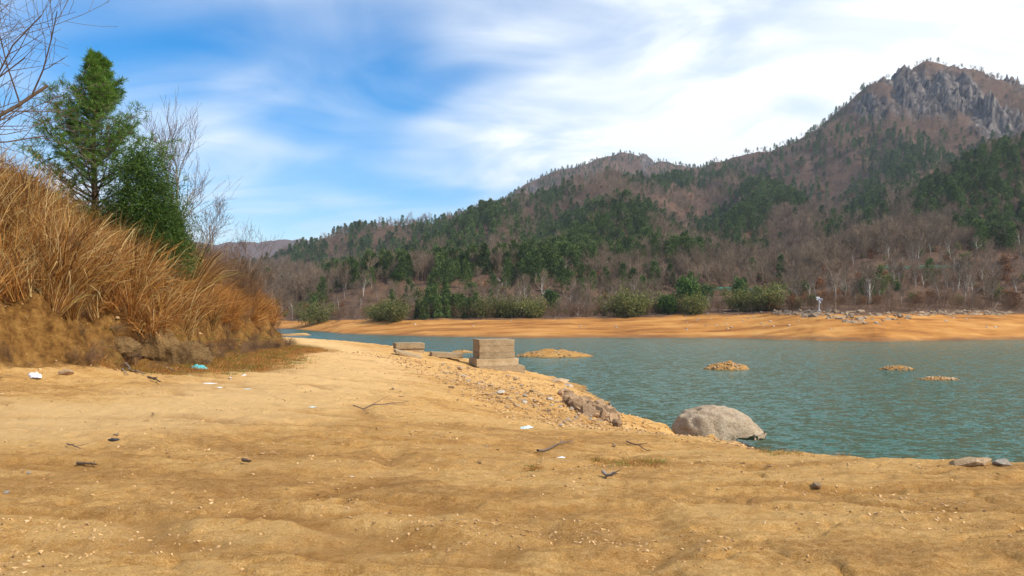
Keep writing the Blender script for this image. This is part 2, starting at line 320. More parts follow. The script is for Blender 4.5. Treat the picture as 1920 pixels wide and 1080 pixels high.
set_attr(me, 'brown', np.maximum(.35*sstep(1.2, .5, bq+1.5*fbm(GX*.7, GY*1.3, 5, 16, .6)), .95*chan(GX, GY)*sstep(-.2, .25, fbm(GX*.3, GY*.5, 2, 160)+.1)))
set_attr(me, 'turf', turfm); set_attr(me, 'wet', sstep(.28, .05, GZ))
tag(link('near_shore_ground', me), 'bare tan dirt track and sandy bank beside the reservoir', 'ground', kind='structure')
def gz(x, y): return float(ground(np.array([x]), np.array([y]))[0])
def on_ground(px, py):
    """where the view ray through a photo pixel meets the ground"""
    d = np.geomspace(4, 140, 1500); x = (px-960)/F*d; zr = EYE-(py-HOR)/F*d; g = ground(x, d)
    i = np.argmax(g >= zr); i = i if g[i] >= zr[i] else len(d)-1
    return float(x[i]), float(d[i]), float(g[i])
# ------------------------------------------------------------------ water
me = mesh('lake', [(-700, -60, 0), (500, -60, 0), (500, 420, 0), (-700, 420, 0)], [[(0, 1, 2, 3)]], M_water)
tag(link('lake', me), 'rippled teal green reservoir water', 'water', kind='structure')
# ------------------------------------------------------------------ far shore and hills
wl_px = np.array([-800, 300, 545, 640, 800, 1000, 1100, 1300, 1410, 1530, 1640, 1920, 2600, 3400]); wl_py = np.array([612, 614, 617, 626, 631, 634, 633, 634, 635, 638.5, 640.5, 637, 634, 634])
WLD = EYE*F/(wl_py-HOR)
tp_px = np.array([-800, 300, 545, 700, 1000, 1130, 1270, 1400, 1536, 1650, 1800, 1920, 2600, 3400]); tp_py = np.array([598, 598, 601, 598, 597.5, 595, 590, 586, 585, 588, 585.5, 587, 585, 585.])
tp_dd = np.array([28, 28, 26, 22, 21, 20, 20, 18, 12, 11, 13, 13, 14, 14])
def wld(px): return np.interp(px, wl_px, WLD)
def tpd(px): return wld(px)+np.interp(px, tp_px, tp_dd)
def ztop(px): return EYE-(np.interp(px, tp_px, tp_py)-HOR)/F*tpd(px)
def P3(px, py, d): return ((px-960)/F*d, d, EYE+(HOR-py)/F*d)
SP = {
 'A': (.72, 5, [(1300, 312, 900), (1400, 280, 850), (1510, 267, 800), (1590, 198, 780), (1640, 150, 770), (1690, 116, 762), (1735, 98, 760), (1800, 124, 760), (1860, 152, 770), (1920, 172, 780), (2100, 250, 800), (2400, 260, 820), (2900, 280, 850)]),
 'B': (.5, 6, [(760, 440, 1300), (840, 404, 1300), (910, 380, 1300), (990, 350, 1280), (1060, 310, 1250), (1140, 282, 1250), (1220, 288, 1250), (1310, 307, 1250), (1420, 330, 1250)]),
 'C': (.45, 5, [(200, 480, 720), (400, 482, 720), (500, 482, 700), (600, 446, 650), (700, 418, 620), (810, 404, 600), (850, 408, 600)]),
 'D': (.5, 5, [(830, 412, 620), (920, 388, 600), (1000, 366, 580), (1080, 338, 560), (1140, 331, 560), (1230, 337, 600), (1310, 315, 750)]),
 'E': (.66, 5, [(965, 375, 560), (920, 395, 430), (860, 432, 350), (770, 482, 270), (700, 528, 200)]),
 'E2': (.66, 5, [(920, 395, 430), (960, 440, 340), (960, 500, 240)]),
 'F': (.66, 5, [(1140, 335, 560), (1170, 404, 330), (1080, 442, 290), (1000, 500, 225), (960, 545, 170)]),
 'F2': (.66, 5, [(1170, 404, 330), (1250, 462, 265), (1290, 525, 180)]),
 'G': (.66, 5, [(1335, 302, 800), (1440, 352, 480), (1400, 402, 380), (1340, 455, 300), (1310, 520, 200)]),
 'G2': (.66, 5, [(1440, 352, 480), (1530, 402, 340), (1600, 470, 235), (1620, 530, 165)]),
 'K': (.6, 5, [(1700, 240, 640), (1720, 300, 520), (1650, 350, 420)]),
 'H': (.5, 5, [(2300, 200, 420), (2000, 235, 370), (1900, 272, 330), (1800, 332, 290), (1720, 402, 240), (1650, 455, 195), (1600, 525, 145)]),
 'H2': (.42, 5, [(2300, 380, 220), (2000, 420, 200), (1800, 440, 190), (1720, 402, 240)]),
 'X': (.35, 8, [(-900, 440, 2300), (0, 430, 2400), (400, 452, 2300), (580, 443, 2200), (640, 455, 2300), (720, 411, 2600), (800, 440, 2600)]),
 'Y': (.4, 5, [(-900, 440, 420), (-200, 450, 450), (300, 490, 500), (450, 500, 560)]),
}
def smax(zs, k=3.0):
    m = np.max(zs, 0); return m+k*np.log(np.sum(np.exp((zs-m)/k), 0))-k*.3
def spine(name, X, Y):
    sl_, drop, pts = SP[name]; W = np.array([P3(*q) for q in pts]); W[:, 2] -= drop
    best = np.full(X.shape, -1e9); dm = np.full(X.shape, 1e9)
    for A, B in zip(W[:-1], W[1:]):
        d, t_ = seg_dist(X, Y, A[:2], B[:2]); zc = A[2]+(B[2]-A[2])*t_
        best = np.maximum(best, zc-sl_*(np.sqrt(d*d+36)-6)); dm = np.minimum(dm, d)
    return best, dm
def far_z(px, d, parts=False):
    X = (px-960)/F*d; Y = d; a = wld(px)+1.6*fbm(X*.06, Y*.02, 3, 77)+.5*fbm(X*.4, Y*.1, 2, 78); b = tpd(px); zt = ztop(px)
    tt = (d-a)/(b-a)
    base = np.where(tt < 1, zt*np.where(tt > 0, tt**.85 if np.ndim(tt) == 0 else np.abs(tt)**.85, tt*1.5), zt+np.clip(d-b, 0, 150)*.10)
    rise = sstep(0, 1, np.clip((d-b)/30, 0, 1))
    z = base+rise*(np.maximum(smax(np.array([base]+[spine(k, X, Y)[0] for k in SP])), base)-base)
    far = np.clip((d-b)/60, 0, 1)
    z = z+far*(8*fbm(X*.012, Y*.012, 4, 21)+np.clip(d/400, 0, 2)*5*fbm(X*.02, Y*.006, 3, 25)) + np.clip(tt, 0, 1)*(1-np.clip((d-b)/5, 0, 1))*(.09*np.sin(tt*38+2*fbm(X*.05, Y*.05, 2, 81)))+ np.clip(tt, 0, 1)*(.18*fbm(X*.5, Y*.5, 3, 26)+far*.6*fbm(X*.15, Y*.15, 3, 27))
    return z
cpx = np.concatenate([np.arange(-760, 480, 22), np.arange(480, 1960, 4.0), np.arange(1960, 2720, 20)])
tq = np.concatenate([np.linspace(-.8, 1.0, 46)[:-1], 1+np.geomspace(.02, 1, 12)])   # across the bare shore
far_rows = np.geomspace(1, 3000/150, 330)
PXG = np.repeat(cpx[None], len(tq)+len(far_rows)-1, 0)
d0 = wld(cpx); d1 = tpd(cpx)
near_d = d0[None]+(d1-d0)[None]*tq[:, None]; dl = near_d[-1]
far_d = np.exp(np.log(dl)[None]+(np.log(3000)-np.log(dl))[None]*np.linspace(0, 1, 330)[1:, None])
DG = np.concatenate([near_d, far_d], 0); ZG = far_z(PXG, DG); XG = (PXG-960)/F*DG
# cliffs near the peak and outcrops: a craggy displacement and a rock mask
def cliff_mask(px, py):
    def ell(cx, cy, rx, ry): return np.clip(1.25-np.hypot((px-cx)/rx, (py-cy)/ry), 0, 1)
    return np.clip(np.maximum.reduce([ell(1760, 178, 150, 52)*1.2, ell(1640, 190, 50, 30), ell(1865, 232, 55, 40)*1.4, ell(1215, 303, 14, 12), ell(1195, 322, 20, 6), ell(1000, 352, 12, 8), ell(940, 470, 30, 12)*.0]), 0, 1)
PYG = HOR-(ZG-EYE)/DG*F
rockm = sstep(.20, .5, cliff_mask(PXG, PYG)*.75+.75*fbm(XG*.035, ZG*.018, 4, 51)*(cliff_mask(PXG, PYG) > .02))*(DG > 500)
crag = np.abs(fbm(XG*.09, ZG*.018+DG*.012, 4, 61)); ZG = ZG+rockm*(crag*26-6); 
me = mesh('far_hills', np.stack([XG, DG, ZG], -1).reshape(-1, 3), grid_faces(*XG.shape), M_hill, True)
TT = (DG-d0[None])/(d1-d0)[None]
set_attr(me, 'rock', rockm); set_attr(me, 'shore', 1-sstep(.86, 1.02, TT+.12*fbm(XG*.15, DG*.15, 3, 71))); set_attr(me, 'wet', sstep(.12, .02, np.abs(TT))*.7)
tag(link('far_hills', me), 'wooded mountains and bare orange drawdown shore across the water', 'hills', kind='structure')
def far_pt(px, d): return float((px-960)/F*d), float(d), float(far_z(np.array([float(px)]), np.array([float(d)]))[0])
# ------------------------------------------------------------------ rocks
def hull_mesh(name, seed, mat, n=16, sx=1, sy=1, sz=.75, sub=0):
    r = np.random.default_rng(seed); v = r.normal(size=(n, 3)); v /= np.linalg.norm(v, axis=1)[:, None]; v *= (.8+.3*r.random(n))[:, None]*np.array([sx, sy, sz])*.5
    bm = bmesh.new()
    for q in v: bm.verts.new(q)
    g = bmesh.ops.convex_hull(bm, input=bm.verts[:])
    bmesh.ops.delete(bm, geom=[x for x in g['geom_interior'] if isinstance(x, bmesh.types.BMVert)], context='VERTS')
    bmesh.ops.recalc_face_normals(bm, faces=bm.faces[:])
    if sub: bmesh.ops.bevel(bm, geom=bm.edges[:], offset=.05, segments=1, affect='EDGES')
    m = bpy.data.meshes.new(name); bm.to_mesh(m); bm.free(); m.materials.append(mat); return m
ROCKS = [hull_mesh('stone', 100+i, M_rock, 15, 1, .8, .6) for i in range(6)]
GROCKS = [hull_mesh('stone', 200+i, M_greyrock, 15, 1, .8, .75) for i in range(6)]
M_soilrock2 = rock_mat('brown_stone', (.22, .12, .055), (.38, .235, .125), (.52, .36, .22), 1.8)
M_outcrop = rock_mat('fractured_rock', (.17, .11, .065), (.31, .215, .135), (.44, .33, .22), 1.6)
RROCKS = [hull_mesh('stone', 270+i, M_soilrock2, 14, 1, .8, .8) for i in range(6)]
OROCKS = [hull_mesh('rock', 250+i, M_outcrop, 15, 1, .8, .8) for i in range(6)]
def stone_on(name, px, py, wpx, label, cat='stone', group=None, meshes=ROCKS, sink=.25, flat=1.0, pos=None, seed=0):
    x, y, z = pos or on_ground(px, py); s = wpx/F*y
    o = link(name, meshes[(int(px)+seed) % len(meshes)], None, (x, y, z+s*.3*flat-s*sink*.5), (random.uniform(-.2, .2), random.uniform(-.2, .2), random.uniform(0, 6.28)), (s, s, s*flat))
    return tag(o, label, cat, group)
stone_on('stone', 1532, 914, 26, 'pale pointed stone on the dirt before the shore edge', flat=1.0)
stone_on('stone', 218, 816, 16, 'tan flat stone beside dark scrap on the dirt', flat=.6)
stone_on('stone', 61, 836, 17, 'flat pinkish tan stone alone on sandy track', flat=.4)
stone_on('stone', 12, 924, 16, 'whitish stone in gravel at the foreground edge', meshes=GROCKS, flat=.6)
stone_on('stone', 54, 889, 9, 'small white stone on brown gravel streak', meshes=GROCKS)
stone_on('stone', 912, 838, 15, 'rounded tan stone in the middle of brown dirt', flat=.6)
stone_on('stone', 898, 870, 11, 'small pale oval stone on brown dirt', flat=.6)
stone_on('clod', 287, 779, 9, 'small brown clod on pale sand', 'clod'); stone_on('clod', 737, 731, 10, 'reddish brown clod on the pale track', 'clod')
stone_on('stone', 752, 744, 14, 'dark wedge of stone lying on the pale track', flat=.4)
stone_on('stone', 1152, 838, 11, 'dark upright stone beside thin twigs', flat=1.2)
stone_on('stone', 938, 738, 30, 'large pale flat stone at the head of the rubble slope', meshes=GROCKS, flat=.5)
stone_on('stone', 868, 704, 26, 'pale grey broken slab lying on the slope below the big pier', meshes=GROCKS, flat=.25)
stone_on('stone', 863, 693, 20, 'dark brown stone in a hollow near the big pier', flat=.8)
stone_on('stone', 124, 704, 34, 'yellow lump of earth rock beside the white bag', 'rock', flat=.8)
stone_on('stone', 950, 686, 26, 'rounded brown boulder resting against the big pier footing', 'rock', flat=.95)
stone_on('stone', 1046, 716, 42, 'long dark brown rock tipped on the waterside rubble', 'rock', flat=.5)
stone_on('stone', 1066, 724, 28, 'flat pale grey stone beside the long brown rock', 'rock', meshes=GROCKS, flat=.4)
stone_on('rock', 1812, 871, 66, 'low pinkish rock with a pointed crest at the shore edge', 'rock', flat=.6)
stone_on('rock', 1843, 871, 44, 'smaller lumpy rock leaning on the pointed shore rock', 'rock', flat=.7)
stone_on('rock', 1880, 871, 44, 'rounded greyish rock at the shore edge', 'rock', meshes=GROCKS, flat=.6)
# rubble slope: countable stones
G = 'stones strewn over the rubble slope'
for i in range(170):
    u = random.random(); px = 830+u*310; py = 690+u*95+random.gauss(0, 16)+10
    w_ = random.choice([5, 6, 7, 8, 10, 12, 15])
    if py > 800 or py < 685: continue
    stone_on('stone', px, py, w_, 'tan broken stone strewn on the rubble slope by the water', 'stone', G, ROCKS if random.random() < .75 else GROCKS, flat=.7, seed=i)
# stone revetment by the water
x, y, z = on_ground(1120, 775)
rv = tag(empty('stone_revetment', (x, y, 0)), 'pitched facing of rough brown stones dropping to the water', 'revetment')
for i in range(120):
    u = random.random(); v = random.random(); px = 1062+u*92+v*6-(1-v)*12*(1-u); py = 735+u*45+v*(28-u*8)
    a, b, c = on_ground(px, py)
    if b > 45 or c < -.2: continue
    s = random.uniform(.28, .7)
    link('stone', RROCKS[i % 6], rv, (a-x, b-y, c+s*.12), (random.uniform(-.6, .6), random.uniform(-.6, .6), random.uniform(0, 6)), (s, s*.8, s*.85))
# big overhanging boulder
def boulder(name, sx, sy, sz, seed, mat, beak=True, sub=5):
    bm = bmesh.new(); bmesh.ops.create_icosphere(bm, subdivisions=sub, radius=1)
    V = np.array([v.co for v in bm.verts]); 
    x, y, z = V.T.copy()
    zz = np.where(z > 0, np.abs(z)**.75*np.sign(z), z)
    if beak:
        zz = np.where(z > 0, zz*(1-.55*sstep(.25, 1.0, x)), zz); zz = zz*(1-.28*sstep(.2, 1., -x)*(z > 0))
        low = sstep(.22, .42, x); zz = np.where(z < .05, zz*(1-low)+low*np.maximum(zz*.3+.2, .14), zz); x = x+.22*sstep(.35, 1, x)
    P = np.stack([x, y, zz], 1); n = V; rf = np.random.default_rng(seed+50)
    if beak: P[:, 2] = np.where(P[:, 2] > .55, .55+(P[:, 2]-.55)*.42, P[:, 2])
    for k in range(5 if beak else 16):
        u = rf.normal(size=3)*np.array([1, 1, .35 if beak else 1]); u /= np.linalg.norm(u); ex = np.maximum(0, P@u-rf.uniform(.74, .95)); P = P-u*(ex*(.75 if not beak or u[0] < .3 else .25))[:, None]
    amp = 1 if beak else 2.6
    q = amp*(.06*fbm(V[:, 0]*2.2+seed, V[:, 1]*2.2+V[:, 2]*1.7, 4, seed)-.11*np.abs(fbm(V[:, 0]*2.6+V[:, 2]*2, V[:, 1]*2.6-V[:, 2]+seed, 4, seed+1)))
    P = (P+n*q[:, None])*np.array([sx, sy, sz])
    for v, c in zip(bm.verts, P): v.co = c
    m = bpy.data.meshes.new(name); bm.to_mesh(m); bm.free(); m.materials.append(mat); m.polygons.foreach_set('use_smooth', np.ones(len(m.polygons), bool)); return m
d = 24.3
o = link('boulder', boulder('boulder', 1.40, 1.2, 1.45, 3, M_boulder), None, ((1338-960)/F*d, d, .2), (0, 0, -.1))
tag(o, 'huge pale flat-topped boulder overhanging the water with a beak-like end', 'boulder')
# earth-and-rock outcrops in the foot of the bank
for (px, py, wpx, fl, lab) in [(290, 655, 130, .75, 'broad weathered tan rock outcrop under the dry grass'), (345, 668, 105, .8, 'rounded brown earth rock standing above the teal bag'), (215, 650, 90, .6, 'dark cracked soil outcrop beneath overhanging grass roots')]:
    a, b, c = on_ground(px, py+18); s = wpx/F*b/2
    tag(link('rock_outcrop', boulder('rock_outcrop', s, s*.8, s*fl, px, M_soilrock, False, 4), None, (a-.2, b+.5, c+.1), (0, .2, .5)), lab, 'rock')
# gravel islets
M_peb = plant_mat('pebbles', [(0, (.30, .17, .07)), (.5, (.52, .33, .16)), (.85, (.50, .30, .12)), (1, (.56, .38, .20))], .9, 0, False, .2)
PEB = [hull_mesh('pebble', 300+i, M_peb, 9, 1, .8, .6) for i in range(4)]
def islet(px, py, wpx, h, dep, label, n):
    d = EYE*F/(py-HOR); x = (px-960)/F*d; w_ = wpx/F*d/2
    g = np.linspace(-1.15, 1.15, 40); A, B = np.meshgrid(g, g); r = np.hypot(A, B)+.18*fbm(A*2+px, B*2, 3, 5)
    Z = h*(np.clip(1-r*r, -.4, 1))*(1+.5*fbm(A*3+px, B*3, 3, 8))+.05*fbm(A*9, B*9, 2, 4)*(r < 1)
    me = mesh('gravel_islet', np.stack([A*w_, B*dep, Z], -1).reshape(-1, 3), grid_faces(40, 40), M_dirt, True)
    set_attr(me, 'soil', np.full(1600, .55)); set_attr(me, 'wet', sstep(.10, .02, Z))
    o = tag(link('gravel_islet', me, None, (x, d+dep*.8, 0)), label, 'islet')
    mb = MB(); k = 0
    r_ = np.random.default_rng(int(px))
    for i in range(n):
        a, b = r_.uniform(-.95, .95, 2)
        if a*a+b*b > .95: continue
        zi = h*(1-a*a-b*b); s = r_.uniform(.07, .22)*(.6+.4*min(1, w_/2)); m = PEB[i % 4]
        V = np.array([v.co for v in m.vertices])*s*1.6; th = r_.uniform(0, 6); c_, s_ = cos(th), sin(th); V = V@np.array([[c_, s_, 0], [-s_, c_, 0], [0, 0, 1]])+np.array([a*w_, b*dep, zi])
        mb.add(V, np.array([list(f.vertices) for f in m.polygons]))
    so_ = link('gravel', mb.mesh('gravel', M_rock), o); so_['kind'] = 'stuff'
islet(1040, 670, 150, .55, 2.0, 'long low gravel bar behind the big pier', 260)
islet(866, 662, 45, .22, .9, 'thin gravel sliver left of the big pier', 60)
islet(1369, 694, 86, .48, 1.1, 'rounded gravel mound standing alone in the water', 190)
islet(1690, 694, 66, .26, .8, 'pale pebble islet with a trail of shallows', 120)
islet(1768, 713, 76, .16, .5, 'low row of pale stones breaking the water surface', 90)
# ------------------------------------------------------------------ concrete piers
def box_mesh(name, sx, sy, sz, mat, bev=.03, seed=0, taper=0.0):
    bm = bmesh.new(); bmesh.ops.create_cube(bm, size=1)
    for v in bm.verts:
        k = 1-taper*(v.co.z+.5); v.co.x *= sx*k; v.co.y *= sy*k; v.co.z = (v.co.z+.5)*sz
    bmesh.ops.bevel(bm, geom=bm.edges[:], offset=bev, segments=2, affect='EDGES')
    bmesh.ops.subdivide_edges(bm, edges=[e for e in bm.edges if e.calc_length() > .3], cuts=7, use_grid_fill=True)
    r = random.Random(seed)
    for v in bm.verts:
        q = .06*float(perlin(v.co.x*2.3+seed, v.co.z*3+v.co.y*2.3, 5)); v.co.x += q; v.co.y += q*.8; v.co.z += .03*float(perlin(v.co.x*3, v.co.y*3+seed, 6))*(v.co.z > .1)
    m = bpy.data.meshes.new(name); bm.to_mesh(m); bm.free(); m.materials.append(mat); return m
d = 43.0; X0 = (925-960)/F*d
pier = tag(empty('concrete_pier', (X0, d+.6, 0), radians(17)), 'large stepped concrete pier block at the water edge', 'pier')
z0 = .35
for nm, (sx, sy, h) in zip(['footing', 'plinth', 'course', 'course', 'course'], [(2.75, 2.1, .75), (2.5, 1.85, .42), (2.12, 1.5, .36), (2.1, 1.48, .37), (2.11, 1.49, .36)]):
    link(nm, box_mesh(nm, sx, sy, h-.004, M_conc, .012, int(z0*100)), pier, (.22 if nm == 'footing' else 0, 0, z0-(.0 if nm != 'footing' else 0))); z0 += h
d = 50.0
pier2 = tag(empty('concrete_pier', ((764-960)/F*d, d+.6, 0), radians(17)), 'low concrete pier block half buried beside the track', 'pier')
link('block', box_mesh('block', 1.75, 1.3, 1.1, M_conc, .03, 8), pier2, (.05, 0, .55)); link('cap_slab', box_mesh('cap_slab', 1.95, 1.45, .40, M_conc, .03, 9), pier2, (0, 0, 1.66))
o = link('broken_slab', box_mesh('broken_slab', 1.5, .9, .16, M_conc, .02, 14), None, (0, 0, 0), (.1, .25, .3)); a, b, c = on_ground(772, 668); o.location = (a-.2, b-.3, c+.05)
tag(o, 'tilted broken concrete slab leaning below the low pier', 'slab')
a, b, c = on_ground(835, 672); o = link('buried_slab', box_mesh('buried_slab', 1.9, 1.2, .3, M_conc, .03, 15), None, (a, b+.5, c+.02), (0, .05, .2)); tag(o, 'flat sandy slab mostly buried between the two piers', 'slab')
# ------------------------------------------------------------------ litter, twigs
M_white = flat_mat('white_plastic', (.82, .82, .84), .4, .1); M_teal = flat_mat('teal_plastic', (.10, .50, .52), .4, .25, 6); M_paleblue = flat_mat('pale_blue_plastic', (.45, .62, .62), .4, .2); M_black = flat_mat('black_rubber', (.02, .022, .025), .5)
def crumple(name, sx, sy, sz, mat, seed):
    n = 26; g = np.linspace(-1, 1, n); A, B = np.meshgrid(g, g); r = np.hypot(A, B)
    rad = 1+.35*fbm(A*1.5+seed, B*1.5, 2, seed); Zt = np.clip(1-r**2, 0, 1)**.5*(.55+.9*np.abs(fbm(A*2+seed, B*2, 3, seed+3)))
    V = np.stack([A*rad*sx+.10*sx*fbm(A*4, B*4, 2, seed+9), B*rad*sy, Zt*sz], -1).reshape(-1, 3); f = grid_faces(n, n); rr_ = (r.ravel()[f]).max(1); 
    m = mesh(name, V, f[rr_ < 1.05], mat, False); return m
def scrap(name, px, py, wpx, asp, hh, mat, label, cat, rz=0, seed=1):
    a, b, c = on_ground(px, py); s = wpx/F*b/2
    o = link(name, crumple(name, s, s*asp, s*hh, mat, seed), None, (a, b, c-.005), (0, 0, rz)); return tag(o, label, cat)
scrap('plastic_bag', 66, 708, 32, .55, .75, M_white, 'crumpled white plastic bag at the foot of the bank', 'bag', -.5, 2)
scrap('plastic_bag', 372, 693, 36, .5, .55, M_teal, 'crumpled teal plastic bag on turf below the rock', 'bag', -.2, 5)
scrap('plastic_scrap', 393, 719, 27, .25, .12, M_white, 'long white plastic strip where turf meets the track', 'litter', 0, 7)
scrap('plastic_scrap', 463, 729, 20, .3, .1, M_paleblue, 'pale blue plastic strip at the turf edge', 'litter', .1, 8)
scrap('plastic_scrap', 585, 763, 16, .4, .2, M_paleblue, 'pale blue plastic scrap on the middle of the track', 'litter', .2, 9)
scrap('plastic_scrap', 987, 803, 30, .3, .35, M_paleblue, 'torn pale blue plastic on gravel above the revetment', 'litter', .5, 10)
scrap('paper_scrap', 1052, 858, 16, .5, .3, M_white, 'torn white scrap beside a long thin branch', 'litter', .3, 11)
scrap('paper_scrap', 657, 893, 11, .4, .2, M_white, 'small white scrap on foreground dirt', 'litter', .1, 12)
scrap('rubber_scrap', 213, 829, 21, .5, .4, M_black, 'black curled rubber scrap on the sandy track', 'litter', .1, 13)
for i, (px, py, wp) in enumerate([(357, 703, 11), (331, 690, 9), (432, 708, 9), (430, 700, 8), (458, 704, 10), (433, 712, 5), (300, 702, 8), (412, 727, 10)]):
    scrap('litter_scrap', px, py, wp, .5, .3, M_white if i % 3 else M_rock, 'small pale litter scrap on the turf by the teal bag', 'litter', i, 20+i)['group'] = 'litter scraps on the turf'
def stick(px0, py0, px1, py1, r, label, mat=M_twig, lift=.02, forks=2, cat='stick'):
    A = np.array(on_ground(px0, py0)); B = np.array(on_ground(px1, py1)); n = 7; mb = MB(); pts = []
    for i in range(n):
        q = A+(B-A)*i/(n-1); q[2] = gz(q[0], q[1])+lift+r; q[:2] += np.array([perlin(i*.7, px0), perlin(i*.7, py0)])*.05*np.linalg.norm(B-A); pts.append(q)
    pts = np.array(pts); rs = np.linspace(r, r*.4, n); mb.tubes(pts[:-1], pts[1:], rs[:-1], rs[1:], 5)
    for k in range(forks):
        j = random.randint(2, n-2); e = pts[j]+(pts[j]-pts[j-1])*1.3+np.array([random.uniform(-.1, .1), random.uniform(-.15, .15), .03]); mb.tubes(pts[j:j+1], [e], [rs[j]*.7], [rs[j]*.2], 4)
    base = pts[0].copy(); mb.V = [v-base for v in mb.V]
    return tag(link('stick', mb.mesh('stick', mat), None, base), label, cat)
stick(1008, 851, 1072, 832, .018, 'long thin curved branch lying on dirt above green tufts')
stick(1175, 832, 1220, 848, .012, 'thin dark forked twig near the boulder')
stick(1130, 893, 1155, 898, .02, 'tangle of grey twigs on foreground dirt', M_barkgrey, .03, 4)
stick(663, 766, 765, 755, .012, 'long straight dark twig lying across the track')
stick(126, 838, 150, 846, .010, 'short curved twig on pale sand'); stick(145, 876, 182, 878, .018, 'dark stick in a brown gravel streak', M_bark)
stick(456, 870, 470, 872, .022, 'short black stick on foreground sand', M_bark, forks=0)
stick(235, 685, 270, 706, .03, 'pale bare pole lying on the turf slope', M_barkgrey, forks=0); stick(228, 695, 240, 706, .02, 'short pale stick on the turf slope', M_barkgrey, forks=0)
stick(270, 642, 292, 653, .03, 'pale broken branch lying on the bank below the outcrop', M_barkgrey, forks=0); stick(310, 692, 328, 699, .025, 'pale stick lying left of the teal bag', M_barkgrey, forks=0)
stick(278, 712, 300, 722, .03, 'dark knotted root at the edge of the track', M_bark, .03, 4)
# pebble carpet
def scatter(name, protos, pts, scl, rotz, idx, label, cat, tilt=None):
    """one object that spreads copies of a few small meshes over points"""
    me = bpy.data.meshes.new(name); me.vertices.add(len(pts)); me.vertices.foreach_set('co', np.asarray(pts, np.float32).ravel())
    for nm, v in (('scl', scl), ('rotz', rotz), ('tx', np.zeros(len(pts)) if tilt is None else tilt[0]), ('ty', np.zeros(len(pts)) if tilt is None else tilt[1])): set_attr(me, nm, v)
    a = me.attributes.new('idx', 'INT', 'POINT'); a.data.foreach_set('value', np.asarray(idx, np.int32))
    o = link(name, me); tag(o, label, cat, kind='stuff')
    ng = bpy.data.node_groups.new(name, 'GeometryNodeTree'); ng.interface.new_socket('Geometry', in_out='INPUT', socket_type='NodeSocketGeometry'); ng.interface.new_socket('Geometry', in_out='OUTPUT', socket_type='NodeSocketGeometry')
    n_ = ng.nodes; l_ = ng.links; gi = n_.new('NodeGroupInput'); go = n_.new('NodeGroupOutput'); jn = n_.new('GeometryNodeJoinGeometry')
    def na(k, ty='FLOAT'):
        q = n_.new('GeometryNodeInputNamedAttribute'); q.data_type = ty; q.inputs[0].default_value = k; return q.outputs[0]
    cx = n_.new('ShaderNodeCombineXYZ'); l_.new(na('tx'), cx.inputs[0]); l_.new(na('ty'), cx.inputs[1]); l_.new(na('rotz'), cx.inputs[2]); er = n_.new('FunctionNodeEulerToRotation'); l_.new(cx.outputs[0], er.inputs[0])
    for k, pr in enumerate(protos):
        oi = n_.new('GeometryNodeObjectInfo'); oi.inputs['Object'].default_value = pr; oi.inputs['As Instance'].default_value = True
        cp = n_.new('FunctionNodeCompare'); cp.data_type = 'INT'; cp.operation = 'EQUAL'; l_.new(na('idx', 'INT'), cp.inputs['A'] if False else cp.inputs[2]); cp.inputs[3].default_value = k
        ip = n_.new('GeometryNodeInstanceOnPoints'); l_.new(gi.outputs[0], ip.inputs['Points']); l_.new(cp.outputs[0], ip.inputs['Selection']); l_.new(oi.outputs['Geometry'], ip.inputs['Instance'])
        l_.new(er.outputs[0], ip.inputs['Rotation']); l_.new(na('scl'), ip.inputs['Scale']); l_.new(ip.outputs[0], jn.inputs[0])
    l_.new(jn.outputs[0], go.inputs[0]); md = o.modifiers.new('scatter', 'NODES'); md.node_group = ng
    return o
def proto(name, me): return bpy.data.objects.new(name, me)   # never linked: only a source of copies
def polar_pts(n, r0, r1, a0, a1):
    r_ = np.sqrt(rng.uniform(r0**2, r1**2, n)) if r1 < 12 else np.exp(rng.uniform(np.log(r0), np.log(r1), n)); a = np.radians(rng.uniform(a0, a1, n)); return r_*np.sin(a), r_*np.cos(a)
pp = [proto('pebble', m) for m in PEB]
x, y = polar_pts(60000, 3.5, 40, -45, 48); dens = fbm(x*.5, y*1.2, 3, 91); z = ground(x, y); s_ = bank_s(x, y)
rub = (z < 2.3) & (z > .05); k = ((rng.random(len(x)) < np.clip(dens*2.2+.12, 0.02, 1)) | rub) & (s_ < .3) & (z > .02)
x, y, z, rub = x[k], y[k], z[k], rub[k]; n = len(x)
scatter('gravel', pp, np.stack([x, y, z], 1), np.where(rub, rng.uniform(.03, .13, n), (.012+.06*rng.random(n)**4))*(.6+y/40), rng.uniform(0, 6.28, n), rng.integers(0, 4, n), 'loose gravel and pebbles scattered over the dirt', 'gravel')
